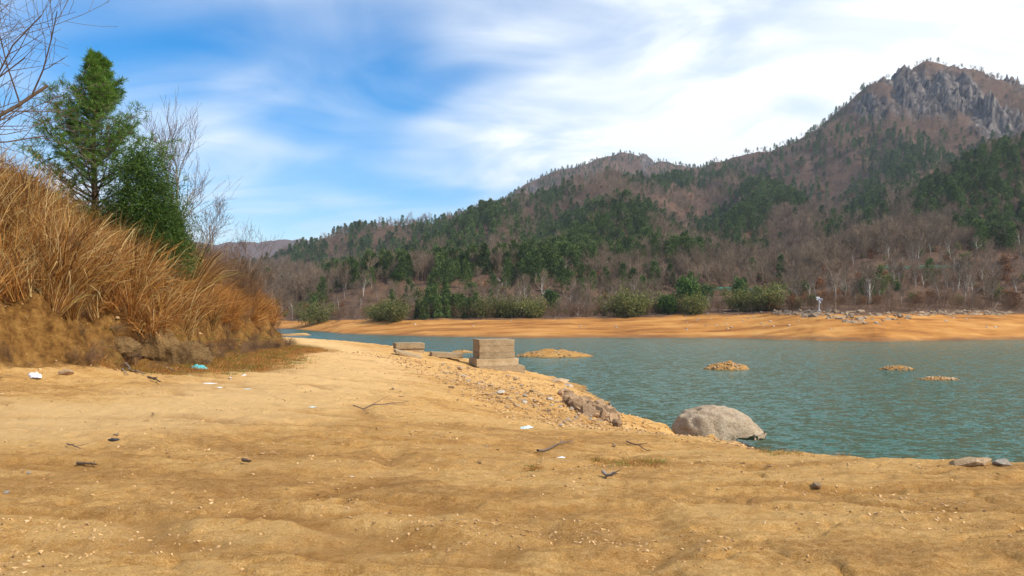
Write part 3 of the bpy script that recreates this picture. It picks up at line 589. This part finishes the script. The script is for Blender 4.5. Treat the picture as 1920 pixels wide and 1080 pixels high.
# ------------------------------------------------------------------ trees
def bare_tree(seed, h, r0, levels=4, spread=.5, nb=(5, 5, 4), lean=(0, 0), trunk_frac=.45, tip=.004, up=.25, first=.35, lenk=.62, sides=(6, 4, 3, 3)):
    """recursive bare branching; returns trunk+limb segments and twig segments"""
    R = random.Random(seed); big = [[], [], [], []]; small = [[], [], [], []]
    def grow(p, d, L_, r, lv):
        n = 5 if lv < 2 else 3; out = big if lv < 2 else small; pts = [p]; rs = [r]
        for i in range(n):
            d = d+np.array([R.gauss(0, .13), R.gauss(0, .13), R.gauss(0, .06)+(.05 if lv else 0)])*(1 if lv else .6); d = d/np.linalg.norm(d)
            q = p+d*L_/n; r1 = max(tip, r*(1-.62/n*(1 if lv else 1.1))); out[0].append(p); out[1].append(q); out[2].append(r); out[3].append(r1); p = q; r = r1; pts.append(p); rs.append(r)
        if lv >= levels: return
        k = nb[min(lv, len(nb)-1)]
        for j in range(k):
            f = (first if lv == 0 else .25)+(1-(first if lv == 0 else .25))*(j+R.random()*.8)/k; f = min(f, .99); i = int(f*n); b = pts[i]+(pts[min(i+1, n)]-pts[i])*(f*n-i)
            a = R.uniform(0, 6.28); sd = np.cross(d, [cos(a), sin(a), .3]); sd = sd/(np.linalg.norm(sd)+1e-6)
            nd_ = d*(1-spread*.6)+sd*(spread*R.uniform(.7, 1.3))+np.array([0, 0, up]); nd_ /= np.linalg.norm(nd_)
            grow(b, nd_, L_*lenk*R.uniform(.7, 1.15)*(1.15-.45*f if lv == 0 else 1), max(tip, rs[i]*.55), lv+1)
    grow(np.zeros(3), np.array([lean[0], lean[1], 1.])/np.linalg.norm([lean[0], lean[1], 1]), h*.72, r0, 0)
    return big, small
def tree_thing(name, big, small, mats, loc, label, cat, group=None, rz=0, names=('trunk', 'crown')):
    o = empty(name, loc, rz); tag(o, label, cat, group)
    mb = MB(); mb.tubes(big[0], big[1], big[2], big[3], 5); link(names[0], mb.mesh(names[0], mats[0], True), o)
    mb = MB(); mb.tubes(small[0], small[1], small[2], small[3], 3); link(names[1], mb.mesh(names[1], mats[1]), o); return o
def at(px, d, dz=0): 
    x = (px-960)/F*d; return (x, d, gz(x, d)+dz)
# pine on the bank
def pine(seed, H, R0, whorl=.34, tuft=14, dens=1.0, nl=.17):
    R = np.random.default_rng(seed); T = [[], [], [], []]; mbn = MB(); tips = []; dirs = []
    n = 16; pts = np.array([[.10*sin(i*.5)*i/n, .08*cos(i*.6)*i/n, H*i/n] for i in range(n+1)]); rs = np.linspace(.13, .015, n+1)
    for i in range(n): T[0].append(pts[i]); T[1].append(pts[i+1]); T[2].append(rs[i]); T[3].append(rs[i+1])
    z = H*.10
    while z < H*.985:
        f = z/H; Lm = R0*(1-f)**.95*(.55+.45*sstep(0, .25, f))+.14
        for j in range(R.integers(4, 7)):
            a = R.uniform(0, 6.28); L_ = Lm*R.uniform(.6, 1.15); c = np.array([np.interp(z, pts[:, 2], pts[:, 0]), np.interp(z, pts[:, 2], pts[:, 1]), z]); d = np.array([cos(a), sin(a), .35+.5*f]); m = 6; p = c; r = .035*(1-f)+.01
            for i in range(m):
                d = d/np.linalg.norm(d); q = p+d*L_/m; T[0].append(p); T[1].append(q); T[2].append(r); T[3].append(r*.75); r *= .75
                if i >= 1:
                    for k in range(int(3*dens)+(i > 3)):
                        sd = np.array([R.normal(), R.normal(), R.normal()*.4+.35]); e = q+sd/np.linalg.norm(sd)*L_*.20*R.uniform(.3, 1.1); T[0].append(q); T[1].append(e); T[2].append(.008); T[3].append(.004); tips.append(e); dirs.append(e-q+np.array([0, 0, .06])+d*.08)
                p = q; d = d+np.array([R.normal()*.12, R.normal()*.12, .10])
            tips.append(p); dirs.append(d)
        z += whorl*R.uniform(.7, 1.2)*(1-.4*f)
    tips.append(pts[-1]); dirs.append(np.array([0, 0, 1.]))
    tips = np.array(tips); dirs = np.array(dirs); dirs /= np.linalg.norm(dirs, axis=1)[:, None]
    Cc = np.repeat(tips, tuft, 0); Dd = np.repeat(dirs, tuft, 0)+R.normal(size=(len(tips)*tuft, 3))*.55
    Cc = Cc-np.repeat(dirs, tuft, 0)*(R.random(len(Cc))*.14)[:, None]
    mbn.leaves(Cc, nl, 11, 0, Dd, R)
    return T, mbn
T, mbn = pine(4, 6.7, 3.5, .27, 17, 1.7, .15)
o = empty('pine_tree', at(178, 24.0, -.2)); tag(o, 'tall slender green pine rising from the grassy bank', 'pine tree')
mb = MB(); mb.tubes(T[0], T[1], T[2], T[3], 5); link('trunk', mb.mesh('trunk', M_bark), o); link('crown', mbn.mesh('crown', M_needle), o)
T, mbn = pine(9, 3.0, 1.1, .26, 14, 1.3)
o = empty('pine_tree', at(318, 24.5, -.1)); tag(o, 'young bushy pine low on the bank under the tall pine', 'pine tree')
mb = MB(); mb.tubes(T[0], T[1], T[2], T[3], 4); link('trunk', mb.mesh('trunk', M_bark), o); link('crown', mbn.mesh('crown', M_needle), o)
def leafy(seed, blobs, nclus, per, size, clus_r, mat, name='crown', aspect=2.2, up=0.):
    R = np.random.default_rng(seed); mb = MB(); cs = []
    for (c, rad, k) in blobs:
        u = R.normal(size=(int(nclus*k), 3)); u /= np.linalg.norm(u, axis=1)[:, None]; cs.append(np.array(c)+u*(R.random(len(u))**.45)[:, None]*np.array(rad)*(1+.18*R.normal(size=(len(u), 1))))
    cs = np.concatenate(cs); P = np.repeat(cs, per, 0)+R.normal(size=(len(cs)*per, 3))*clus_r
    mb.leaves(P, size, aspect, up, None, R); return mb.mesh(name, mat), cs
# dense evergreen right of the pine
o = empty('evergreen_tree', at(285, 23.2, -.2)); tag(o, 'dense dark green bushy evergreen crowding the pine on the bank', 'tree')
me, cs = leafy(5, [((-.35, 0, 4.3), (.7, .7, .9), .5), ((-1.1, 0, 2.3), (.9, .8, 1.3), .6), ((-.1, 0, 3.3), (.95, .9, 1.1), .9), ((.35, 0, 2.4), (.9, .9, 1.0), 1), ((.65, -.2, 1.3), (.75, .8, .9), .8), ((-.5, 0, 2.3), (.8, .8, .9), .5)], 380, 34, .085, .13, M_leaf, aspect=4); link('crown', me, o)
b, sm = bare_tree(8, 4.2, .10, 2, .5, (7, 4)); mb = MB(); mb.tubes(b[0]+sm[0], b[1]+sm[1], b[2]+sm[2], b[3]+sm[3], 4); link('trunk', mb.mesh('trunk', M_bark), o)
# bare trees on the near bank
b, sm = bare_tree(21, 6.2, .075, 4, .42, (9, 6, 4, 3), first=.25, up=.35, tip=.005)
tree_thing('bare_tree', b, sm, (M_barkgrey, M_twig), at(320, 30, -.2), 'slim leafless tree with fine upright twigs behind the pine', 'tree')
for px, dd, h, sd, lab in [(452, 42, 4.6, 31, 'small leafless tree standing on the crest of the bank'), (508, 44, 4.8, 36, 'spreading leafless tree with pale trunk at the end of the bank'), (395, 38, 4.2, 41, 'low leafless thicket tree above brown shrubs on the bank')]:
    b, sm = bare_tree(sd, h, .06, 4, .6, (7, 5, 4, 3), first=.2, up=.2, tip=.006); tree_thing('bare_tree', b, sm, (M_barkgrey, M_twig), at(px, dd, -.2), lab, 'tree')
b, sm = bare_tree(53, 10.5, .16, 4, .62, (11, 6, 5, 4), lean=(.12, 0), first=.3, up=.12, tip=.004)
tree_thing('bare_tree', b, sm, (M_bark, M_twig), (-12.6, 14.8, gz(-12.6, 14.8)-.2), 'large leafless tree reaching thin dark branches over the bank', 'tree')
# ------------------------------------------------------------------ grass and dry shrubs on the bank
def grass_clump(seed, n, Lm, spread, width, droop, mat, nseg=5):
    R = np.random.default_rng(seed); mb = MB(); a = R.uniform(0, 6.28, n); r = np.abs(R.normal(0, .16, n)); B = np.stack([np.cos(a)*r, np.sin(a)*r, np.zeros(n)], 1)
    D = np.stack([np.cos(a)*spread*R.uniform(.1, 1.5, n)+.10, np.sin(a)*spread*R.uniform(.1, 1.5, n)-.05, np.ones(n)], 1)
    mb.blades(B, D, Lm*R.uniform(.5, 1.1, n), width*R.uniform(.35, 1.5, n), droop*R.uniform(.4, 1.5, n), nseg, R); return mb.mesh('grass_clump', mat)
gp = [proto('grass_clump', grass_clump(60+i, 210, [1.5, 1.8, 2.0, 1.6][i], [.55, .45, .42, .7][i], .021, .75, M_grass, 5)) for i in range(4)]
fp = [proto('fern_clump', grass_clump(70+i, 170, .95, .9, .016, .6, M_fern)) for i in range(3)]
def shrub_mesh(seed, h):
    R = random.Random(seed); seg = [[], [], [], []]
    for k in range(9):
        b, sm = bare_tree(seed*50+k, h*R.uniform(.6, 1.1), .012, 2, .55, (6, 5), lean=(R.uniform(-.6, .6), R.uniform(-.6, .6)), first=.2, tip=.003)
        for i in range(4): seg[i] += b[i]+sm[i]
    mb = MB(); mb.tubes(seg[0], seg[1], seg[2], seg[3], 3); return mb.mesh('shrub', M_shrub)
shp = [proto('shrub', shrub_mesh(80+i, 1.9)) for i in range(3)]
x = rng.uniform(-32, -8, 9000); y = rng.uniform(12, 62, 9000); s_ = bank_s(x, y); pxs = 960+x/y*F
big_g = (s_ > .45) & (s_ < 9) & (pxs > -260) & (y < 25.5) & (rng.random(9000) < np.where(s_ < 5, .75, .4))
X_, Y_ = x[big_g], y[big_g]; n = len(X_)
scatter('tall_dry_grass', gp, np.stack([X_, Y_, ground(X_, Y_)-.05], 1), rng.uniform(.7, 1.25, n)*np.where(bank_s(X_, Y_) < 1.0, .8, 1), rng.uniform(0, 6.28, n), rng.integers(0, 4, n), 'tall golden dry grass arching over the bank', 'grass', (rng.normal(.05, .2, n), rng.normal(.12, .2, n)))
fr = (s_ > .55) & (s_ < 8) & (pxs > 200) & (((y >= 22) & (rng.random(9000) < .8)) | (rng.random(9000) < .2))
X_, Y_ = x[fr], y[fr]; n = len(X_)
scatter('dry_fern_growth', fp, np.stack([X_, Y_, ground(X_, Y_)-.03], 1), rng.uniform(.7, 1.5, n), rng.uniform(0, 6.28, n), rng.integers(0, 3, n), 'dense russet dry fern and grass covering the far end of the bank', 'undergrowth', (rng.normal(0, .15, n), rng.normal(.2, .15, n)))
shm = (s_ > 1.2) & (s_ < 9) & (pxs > 250) & (y > 21) & (rng.random(9000) < np.where(y > 28, .17, .08))
X_, Y_ = x[shm], y[shm]; n = len(X_)
scatter('dry_scrub', shp, np.stack([X_, Y_, ground(X_, Y_)-.05], 1), rng.uniform(.6, 1.35, n), rng.uniform(0, 6, n), rng.integers(0, 3, n), 'leafless brown scrub tangled through the bank', 'scrub')
# dry roots and debris on the bare soil face
x = rng.uniform(-22, -8, 6000); y = rng.uniform(12, 45, 6000); s_ = bank_s(x, y); k = (s_ > -.5) & (s_ < .9) & (rng.random(6000) < .30); X_, Y_ = x[k], y[k]; n = len(X_)
scatter('root_debris', shp, np.stack([X_, Y_, ground(X_, Y_)+.05], 1), rng.uniform(.12, .42, n), rng.uniform(0, 6, n), rng.integers(0, 3, n), 'dead roots and dry stems littering the bare soil face', 'debris', (rng.normal(0, .9, n), rng.normal(.5, .9, n)))
k = (s_ > -.9) & (s_ < .8) & (rng.random(6000) < .5); X_, Y_ = x[k], y[k]; n = len(X_)
scatter('soil_clods', pp, np.stack([X_, Y_, ground(X_, Y_)], 1), rng.uniform(.04, .22, n)*rng.random(n), rng.uniform(0, 6, n), rng.integers(0, 4, n), 'loose earth clods below the bank', 'clods')
# low turf, roots and green tufts
tp_ = [proto('turf_tuft', grass_clump(90+i, 40, .13, .9, .008, .4, M_fern if i < 2 else M_green, 3)) for i in range(3)]
x = rng.uniform(-13, 2, 14000); y = rng.uniform(17, 40, 14000); s_ = bank_s(x, y); k = (rng.random(14000) < .9*sstep(-3.0, -.8, s_+.9*fbm(x*.7, y*.7, 3, 6))) & (s_ < .6) & (y > 17.5)
X_, Y_ = x[k], y[k]; n = len(X_)
scatter('low_turf', tp_, np.stack([X_, Y_, ground(X_, Y_)], 1), rng.uniform(.5, 1.3, n), rng.uniform(0, 6, n), np.where(rng.random(n) < .82, rng.integers(0, 2, n), 2), 'low brown and green turf at the foot of the bank', 'grass')
pts = []
for (px, py, k, sp) in [(1000, 879, 10, 5), (1150, 868, 14, 22), (1190, 872, 18, 24), (1225, 868, 10, 16), (1120, 862, 6, 14), (1480, 846, 16, 40), (1560, 853, 14, 40), (1430, 838, 8, 20)]:
    for i in range(k): pts.append(on_ground(px+random.gauss(0, sp), py+random.gauss(0, 3)))
n = len(pts); scatter('green_grass_tufts', [tp_[2], tp_[0]], np.array(pts), rng.uniform(.2, .55, n), rng.uniform(0, 6, n), (rng.random(n) < .6).astype(int), 'sparse short grass sprouting from the dirt', 'grass')
# ------------------------------------------------------------------ woods across the lake
def far_bare(seed, h, mat=M_fartwig, n1=9):
    b, sm = bare_tree(seed, h, .09, 3, .5, (n1, 6, 4), first=.22, up=.35, tip=.018); mb = MB(); mb.tubes(b[0]+sm[0], b[1]+sm[1], np.array(b[2]+sm[2])*1.0, np.array(b[3]+sm[3]), 3); return mb.mesh('bare_tree', mat)
def far_pine(seed, h):
    R = np.random.default_rng(seed); mb = MB(); mb.tubes([(0, 0, 0)], [(0, 0, h*.95)], [.12], [.03], 4); P = []; D = []
    for i in range(110):
        f = R.random()**.8; z = h*(.14+.86*f); rad = (1-f)**.7*h*.22+.15; a = R.uniform(0, 6.28); q = R.random()**.5*rad; P.append((cos(a)*q, sin(a)*q, z)); D.append((cos(a)*.8, sin(a)*.8, .5))
    P = np.repeat(np.array(P), 9, 0)+R.normal(size=(110*9, 3))*.24; mb.leaves(P, .55, 2.6, .3, np.repeat(np.array(D), 9, 0), R); return mb.mesh('pine_tree', M_farpine)
def far_bush(seed, h, mat):
    me, cs = leafy(seed, [((0, 0, h*.5), (h*.5, h*.5, h*.5), 1)], 60, 8, .5, .3, mat, 'bush', 2.5); return me
PB = [proto('bare_tree', far_bare(400+i, 8.5)) for i in range(4)]; PP = [proto('pine_tree', far_pine(420+i, 8.5)) for i in range(4)]
PR = [proto('russet_tree', far_bush(440+i, 3.2, M_russet if i < 2 else M_bamboo)) for i in range(4)]; PU = [proto('brush', shrub_mesh(450+i, 2.6)) for i in range(2)]
n = 90000; d = np.exp(rng.uniform(np.log(118), np.log(1450), n)); px = rng.uniform(430, 2060, n)
acc = rng.random(n) < np.clip((d/1450)**0.6*1.0, .36, 1); d = d[acc]; px = px[acc]
X_ = (px-960)/F*d; z = far_z(px, d)
# drop trees that no near view could see (behind ridges)
colp = np.arange(430, 2064, 6.0); dd = np.geomspace(118, 1450, 260); PG, DD = np.meshgrid(colp, dd); EL = (far_z(PG, DD)-EYE)/DD; RM = np.maximum.accumulate(EL, 0)
ci = np.clip(((px-430)/6).astype(int), 0, len(colp)-1); ri = np.clip(np.searchsorted(dd, d)-2, 0, len(dd)-1)
vis_ = (z+9-EYE)/d > RM[ri, ci]-.006
k = vis_ & (d > tpd(px)+2); px, d, X_, z = px[k], d[k], X_[k], z[k]; n = len(px)
py = HOR-(z-EYE)/d*F; pn = np.zeros(n)
for (cx, cy, rx, ry) in [(905, 412, 62, 34), (835, 455, 80, 32), (735, 497, 55, 26), (1110, 455, 130, 44), (1180, 418, 70, 26), (1060, 495, 80, 26), (1450, 372, 72, 34), (1385, 420, 55, 28), (1330, 445, 36, 26), (1860, 325, 120, 55), (1785, 372, 85, 36), (1700, 310, 60, 42), (1630, 290, 50, 30), (640, 428, 70, 14), (570, 475, 34, 24), (1250, 345, 60, 18), (1020, 372, 40, 18), (1625, 395, 34, 46), (1870, 440, 60, 26), (680, 470, 30, 14), (1000, 520, 50, 16), (860, 512, 50, 16), (650, 520, 50, 20), (1290, 498, 36, 16), (600, 500, 36, 18), (1400, 470, 46, 20), (1560, 450, 24, 18)]:
    pn = np.maximum(pn, np.clip(1.5-np.hypot((px-cx)/rx, (py-cy)/ry), 0, 1))
pn = np.where(d > 1000, .9, np.where((d > 640) & (px < 1640), np.maximum(pn, .5), pn)*.92*sstep(145, 200, d)+(.2*fbm(X_*.015, d*.015, 3, 95)+.02)*sstep(140, 200, d))
py = HOR-(z-EYE)/d*F; cl = cliff_mask(px, py)*(d > 500)
u = rng.random(n); ispine = u < pn; isr = (~ispine) & (rng.random(n) < np.where(d < 200, .04, .07)); isu = (~ispine) & (~isr) & (rng.random(n) < .25)
okc = (rng.random(n) > cl*1.0) & ~((px > 1305) & (px < 1480) & (d < 168) & (rng.random(n) < .85))
sc = (.5+.75*rng.random(n)**1.3)*np.where(d > 700, .7, 1)*np.where(ispine, np.where(d < 350, .78, .95), np.where(d < 300, .72, .85))
near = d < 190
for nm, m_, pr, lab, cat in [('far_pine_wood', ispine & okc, PP, 'dark green pine wood covering the spurs across the lake', 'wood'), ('far_bare_wood', (~ispine) & (~isr) & (~isu) & okc & ~near, PB, 'leafless grey brown wood covering the hills across the lake', 'wood'), ('far_brush', isu & okc, PU, 'brown brush under the trees across the lake', 'brush'), ('far_russet_trees', isr & okc, PR, 'scattered russet leaved trees in the far wood', 'wood')]:
    q = np.where(m_)[0]; scatter(nm, pr, np.stack([X_[q], d[q], z[q]-.15], 1), sc[q], rng.uniform(0, 6.28, len(q)), rng.integers(0, len(pr), len(q)), lab, cat)
print('far trees', n, 'pine', int(ispine.sum()))
# single leafless trees along the far bank
def far_thing(name, parts, px, dd, s, label, cat, group=None, rz=None, dz=-.1):
    x, y, z_ = far_pt(px, dd); o = tag(empty(name, (x, y, z_+dz), random.uniform(0, 6.28) if rz is None else rz), label, cat, group); o.scale = (s, s, s)
    for nm, me in parts: link(nm, me, o)
    return o
def bare_parts(seed, h, tm=M_barkgrey, cm=M_fartwig, n1=10, sp=.5):
    b, sm = bare_tree(seed, h, .14, 3, sp, (n1, 7, 5), first=.2, up=.3, tip=.014); m1 = MB(); m1.tubes(b[0], b[1], b[2], b[3], 4); m2 = MB(); m2.tubes(sm[0], sm[1], sm[2], sm[3], 3); return [('trunk', m1.mesh('trunk', tm)), ('crown', m2.mesh('crown', cm))]
M_palebark = flat_mat('pale_bark', (.50, .44, .37), .9, .2)
BP = [bare_parts(500+i, 8.0, M_palebark if i % 2 else M_barkgrey) for i in range(5)]
q = np.where((~ispine) & (~isr) & (~isu) & near & (px > 520) & (px < 1940) & ~((px > 1305) & (px < 1480) & (rng.random(n) < .8)))[0]; rng.shuffle(q)
for i in q[:230]: far_thing('bare_tree', BP[i % 5], px[i], d[i], float(sc[i])*.9, 'grey leafless tree on the wooded slope just above the far shore', 'tree', 'leafless trees above the far shore')
far_thing('bare_tree', bare_parts(520, 8.5, M_barkgrey, M_fartwig, 9, .6), 1566, 113, 1.0, 'pale leafless tree with forking limbs right of the white signpost', 'tree')
far_thing('bare_tree', bare_parts(521, 12, M_barkgrey, M_fartwig, 12, .5), 1720, 165, 1.0, 'tall pale leafless tree standing above the surrounding wood', 'tree')
def green_parts(seed, h, w_, mat, ncl=160, size=.34, aspect=2.0, up=0):
    me, cs = leafy(seed, [((0, 0, h*.62), (w_*.5, w_*.5, h*.40), 1), ((w_*.15, 0, h*.4), (w_*.45, w_*.45, h*.3), .5), ((-w_*.2, 0, h*.8), (w_*.3, w_*.3, h*.2), .4)], ncl, 14, size, .22, mat, 'crown', aspect, up)
    mb = MB(); mb.tubes([(0, 0, -.2)], [(0, 0, h*.6)], [.16], [.07], 6); return [('trunk', mb.mesh('trunk', M_bark)), ('crown', me)]
far_thing('evergreen_tree', green_parts(600, 6.2, 4.6, M_leaf, 260), 1290, 134, 1.0, 'round dark green broadleaf tree left of the green railing', 'tree')
far_thing('evergreen_bush', green_parts(601, 3.2, 3.2, M_leaf, 160), 1252, 129, 1.0, 'low bright green bush below the round evergreen tree', 'bush')
far_thing('evergreen_tree', green_parts(602, 4.4, 2.4, M_leaf, 140), 1386, 150, 1.0, 'small dark green tree standing among russet scrub', 'tree')
EB = [green_parts(610+i, 2.6, 2.2, M_leaf, 70, .3) for i in range(3)]
for i in range(22):
    px_ = random.uniform(560, 1910); far_thing('evergreen_bush', EB[i % 3], px_, float(tpd(px_))+random.uniform(8, 70), random.uniform(.6, 1.5), 'small dark evergreen bush among leafless trees across the lake', 'bush', 'evergreen bushes in the far wood')
def bamboo_parts(seed, h, w_, n=70):
    R = np.random.default_rng(seed); mb = MB(); a = R.uniform(0, 6.28, n); r = R.random(n)**.6*w_*.25; B = np.stack([np.cos(a)*r+R.uniform(-.6, .6, n)*w_, np.sin(a)*r, np.zeros(n)], 1); hk = 1+.55*perlin(B[:, 0]*.9+seed, B[:, 1]*.9, seed); D = np.stack([np.cos(a)*.5*R.random(n), np.sin(a)*.5*R.random(n), np.ones(n)], 1)
    mb.blades(B, D, h*hk*R.uniform(.45, 1.2, n), np.full(n, .05), R.uniform(.2, .7, n), 6, R); cul = mb.mesh('culm', M_bamboo); V = np.concatenate(mb.V); V = V[V[:, 2] > h*.2]; P = np.repeat(V, 7, 0)+R.normal(size=(len(V)*7, 3))*np.array([.5, .5, .35])
    m2 = MB(); m2.leaves(P, .45, 4.5, -.2, None, R); return [('culms', cul), ('foliage', m2.mesh('foliage', M_bamboo))]
for i, (px_, dd, h, lab) in enumerate([(740, 134, 3.8, 'broad yellow green bamboo clump left of the dark cedars'), (715, 137, 3.0, 'low olive bamboo clump against the broad bamboo'), (590, 150, 4.2, 'pale green bamboo clump near the end of the bank'), (930, 133, 3.4, 'olive bamboo thicket right of the dark cedars'), (965, 132, 3.4, 'second olive bamboo thicket further from the cedars'), (1000, 131, 3.0, 'low bamboo thicket before bare trees'), (1165, 129, 4.2, 'arching bamboo clump leaning over the far shore'), (1190, 129, 3.6, 'smaller bamboo clump beside the arching bamboo'), (1300, 127, 3.0, 'yellow green bamboo under the round evergreen tree'), (1400, 126, 3.6, 'dark bamboo thicket beneath the green railing'), (1445, 124, 4.0, 'dense olive bamboo clump left of the white signpost')]):
    far_thing('bamboo_clump', bamboo_parts(620+i, h, h*1.1), px_, dd, 1.0, lab, 'bamboo')
def cedar_parts(seed, h):
    R = np.random.default_rng(seed); P = []
    for i in range(130):
        f = R.random(); a = R.uniform(0, 6.28); q = ((1-f)**.9*h*.2+.06)*R.random()**.4; P.append((cos(a)*q, sin(a)*q, h*(.08+.92*f)))
    P = np.repeat(np.array(P), 12, 0)+R.normal(size=(1560, 3))*.13; mb = MB(); mb.leaves(P, .32, 2.5, .1, None, R); m1 = MB(); m1.tubes([(0, 0, 0)], [(0, 0, h*.9)], [.09], [.02], 5); return [('trunk', m1.mesh('trunk', M_bark)), ('crown', mb.mesh('crown', M_farpine))]
CP = [cedar_parts(650+i, 4.2) for i in range(3)]
for i in range(16): far_thing('cedar_tree', CP[i % 3], 785+i*7.5+random.uniform(-3, 3), 136+random.uniform(-3, 5), random.uniform(.75, 1.1), 'young dark green cedar in the row behind the far shore', 'tree', 'row of young cedars')
far_thing('cedar_tree', CP[0], 836, 141, 1.65, 'tallest dark cedar rising above the cedar row', 'tree'); far_thing('cedar_tree', CP[1], 802, 143, 1.35, 'second tall dark cedar left of the tallest cedar', 'tree')
# scrub edging the far shore
BU = [[('stems', shrub_mesh(670+i, 2.6))] for i in range(3)]
for i in range(170):
    px_ = 548+i*8.1+random.uniform(-6, 6); far_thing('shrub', BU[i % 3], px_, float(tpd(px_))+random.uniform(.3, 7), random.uniform(.6, 1.5), 'brown leafless shrub on the edge of the far shore', 'shrub', 'shrubs edging the far shore')
# ------------------------------------------------------------------ far shore things
def shore_pt(px, t_):
    dd = float(wld(px)+(tpd(px)-wld(px))*t_); return far_pt(px, dd)
x, y, z_ = shore_pt(1660, .7); oc = tag(empty('rock_outcrop', (x, y, z_)), 'band of fractured grey rock along the top of the far shore', 'rock outcrop')
for i in range(290):
    u = random.random(); px_ = 1450+u*440; t_ = random.uniform(.90-.38*math.exp(-((px_-1620)/80)**2), 1.10); a, b, c = shore_pt(px_, t_); s = random.uniform(.7, 2.1)
    link('rock', OROCKS[i % 6], oc, (a-x, b-y, c-z_-s*.12), (random.uniform(-.5, .5), random.uniform(-.5, .5), random.uniform(0, 6)), (s, s*.75, s*.7))
for i in range(70):
    px_ = random.choice([random.uniform(1280, 1500), random.uniform(600, 1900)]); a, b, c = shore_pt(px_, random.uniform(.25, 1.0)); s = random.uniform(.2, .55)
    tag(link('stone', GROCKS[i % 6], None, (a, b, c+s*.1), (random.uniform(-.3, .3), 0, random.uniform(0, 6)), (s, s, s*.7)), 'loose stone lying on the orange drawdown slope of the far shore', 'stone', 'stones on the far shore')
M_post = flat_mat('white_paint', (.80, .81, .83), .4, .06); M_bluesign = flat_mat('blue_sign', (.16, .24, .42), .4, .2, 30); M_rail = flat_mat('green_paint', (.03, .26, .17), .5, .15)
dd = float(tpd(1536))+.4; x, y, z_ = far_pt(1536, dd)
sg = tag(empty('signpost', (x, y, z_), .1), 'white post with blue and white sign plates on the far shore', 'signpost')
mb = MB(); mb.tubes([(0, 0, -.3), (0, 0, 0)], [(0, 0, 2.0), (0, 0, .08)], [.10, .30], [.09, .28], 10); link('post', mb.mesh('post', M_post, True), sg)
link('control_box', box_mesh('control_box', .26, .2, .35, M_post, .01, 3), sg, (.1, -.05, 1.15))
pl = link('sign_plate', box_mesh('sign_plate', .95, .06, .26, M_post, .01, 4), sg, (0, -.12, 1.62)); link('blue_face', box_mesh('blue_face', .80, .012, .16, M_bluesign, .003, 5), pl, (0, -.045, .05))
link('upper_plate', box_mesh('upper_plate', .55, .06, .18, M_post, .01, 6), sg, (-.28, -.12, 1.95))
a, b, c = shore_pt(1858, .98); mb = MB(); mb.tubes([(0, 0, -.1), (.62, 0, .85)], [(.62, 0, .85), (1.25, .1, 1.75)], [.07, .06], [.06, .03], 6); tag(link('leaning_pole', mb.mesh('leaning_pole', M_barkgrey, True), None, (a, b, c)), 'pale bare pole leaning out of the far shore rocks', 'pole')
def railing(pts, label):
    W = [far_pt(*q) for q in pts]; x0, y0, z0_ = W[0]; o = tag(empty('guard_railing', W[0]), label, 'railing')
    Wn = np.array(W)-np.array(W[0]); Wn[:, 2] += .75
    for A, B in zip(Wn[:-1], Wn[1:]):
        for hgt in (0, -.38):
            mb = MB(); mb.tubes([A+[0, 0, hgt]], [B+[0, 0, hgt]], [.11], [.11], 5); link('rail', mb.mesh('rail', M_rail), o)
    for A in Wn: mb = MB(); mb.tubes([A-[0, 0, .9]], [A+[0, 0, .08]], [.06], [.06], 5); link('post', mb.mesh('post', M_rail), o)
def far_hit(px_, py_):
    dd_ = np.linspace(float(tpd(px_))+1, 420, 900); p_ = HOR-(far_z(np.full(900, float(px_)), dd_)-EYE)/dd_*F; return float(dd_[np.argmax(p_ <= py_)])
R1 = [(1312+i*14, far_hit(1312+i*14, 549-i*.4)) for i in range(12)]; R2 = [(1650+i*17, far_hit(1650+i*17, 507-i*.3)) for i in range(11)]
def smooth_d(q): dv = np.polyval(np.polyfit([a for a, b in q], [b for a, b in q], 2), [a for a, b in q]); return [(a, float(v)) for (a, b), v in zip(q, dv)]
railing(smooth_d(R1), 'green roadside railing beside the round evergreen tree')
railing(smooth_d(R2), 'long green railing among the dark trees above the rocks')
railing([(690+i*11, 150) for i in range(5)], 'short green railing behind the bamboo near the cedars')
# ------------------------------------------------------------------ haze
m, t, p = material('haze'); t.nodes.remove(p); v = t.nodes.new('ShaderNodeVolumePrincipled'); v.inputs['Color'].default_value = (.72, .82, 1, 1); v.inputs['Density'].default_value = .00016; v.inputs['Anisotropy'].default_value = .2
t.links.new(v.outputs[0], t.nodes['Material Output'].inputs['Volume'])
V = [(x, y, z) for z in (-60, 340) for y in (-80, 3050) for x in (-4200, 4200)]
me = mesh('haze', V, [[(0, 2, 3, 1), (4, 5, 7, 6), (0, 1, 5, 4), (2, 6, 7, 3), (0, 4, 6, 2), (1, 3, 7, 5)]], m)
tag(link('haze', me), 'thin bluish haze over the valley', 'haze', kind='stuff')
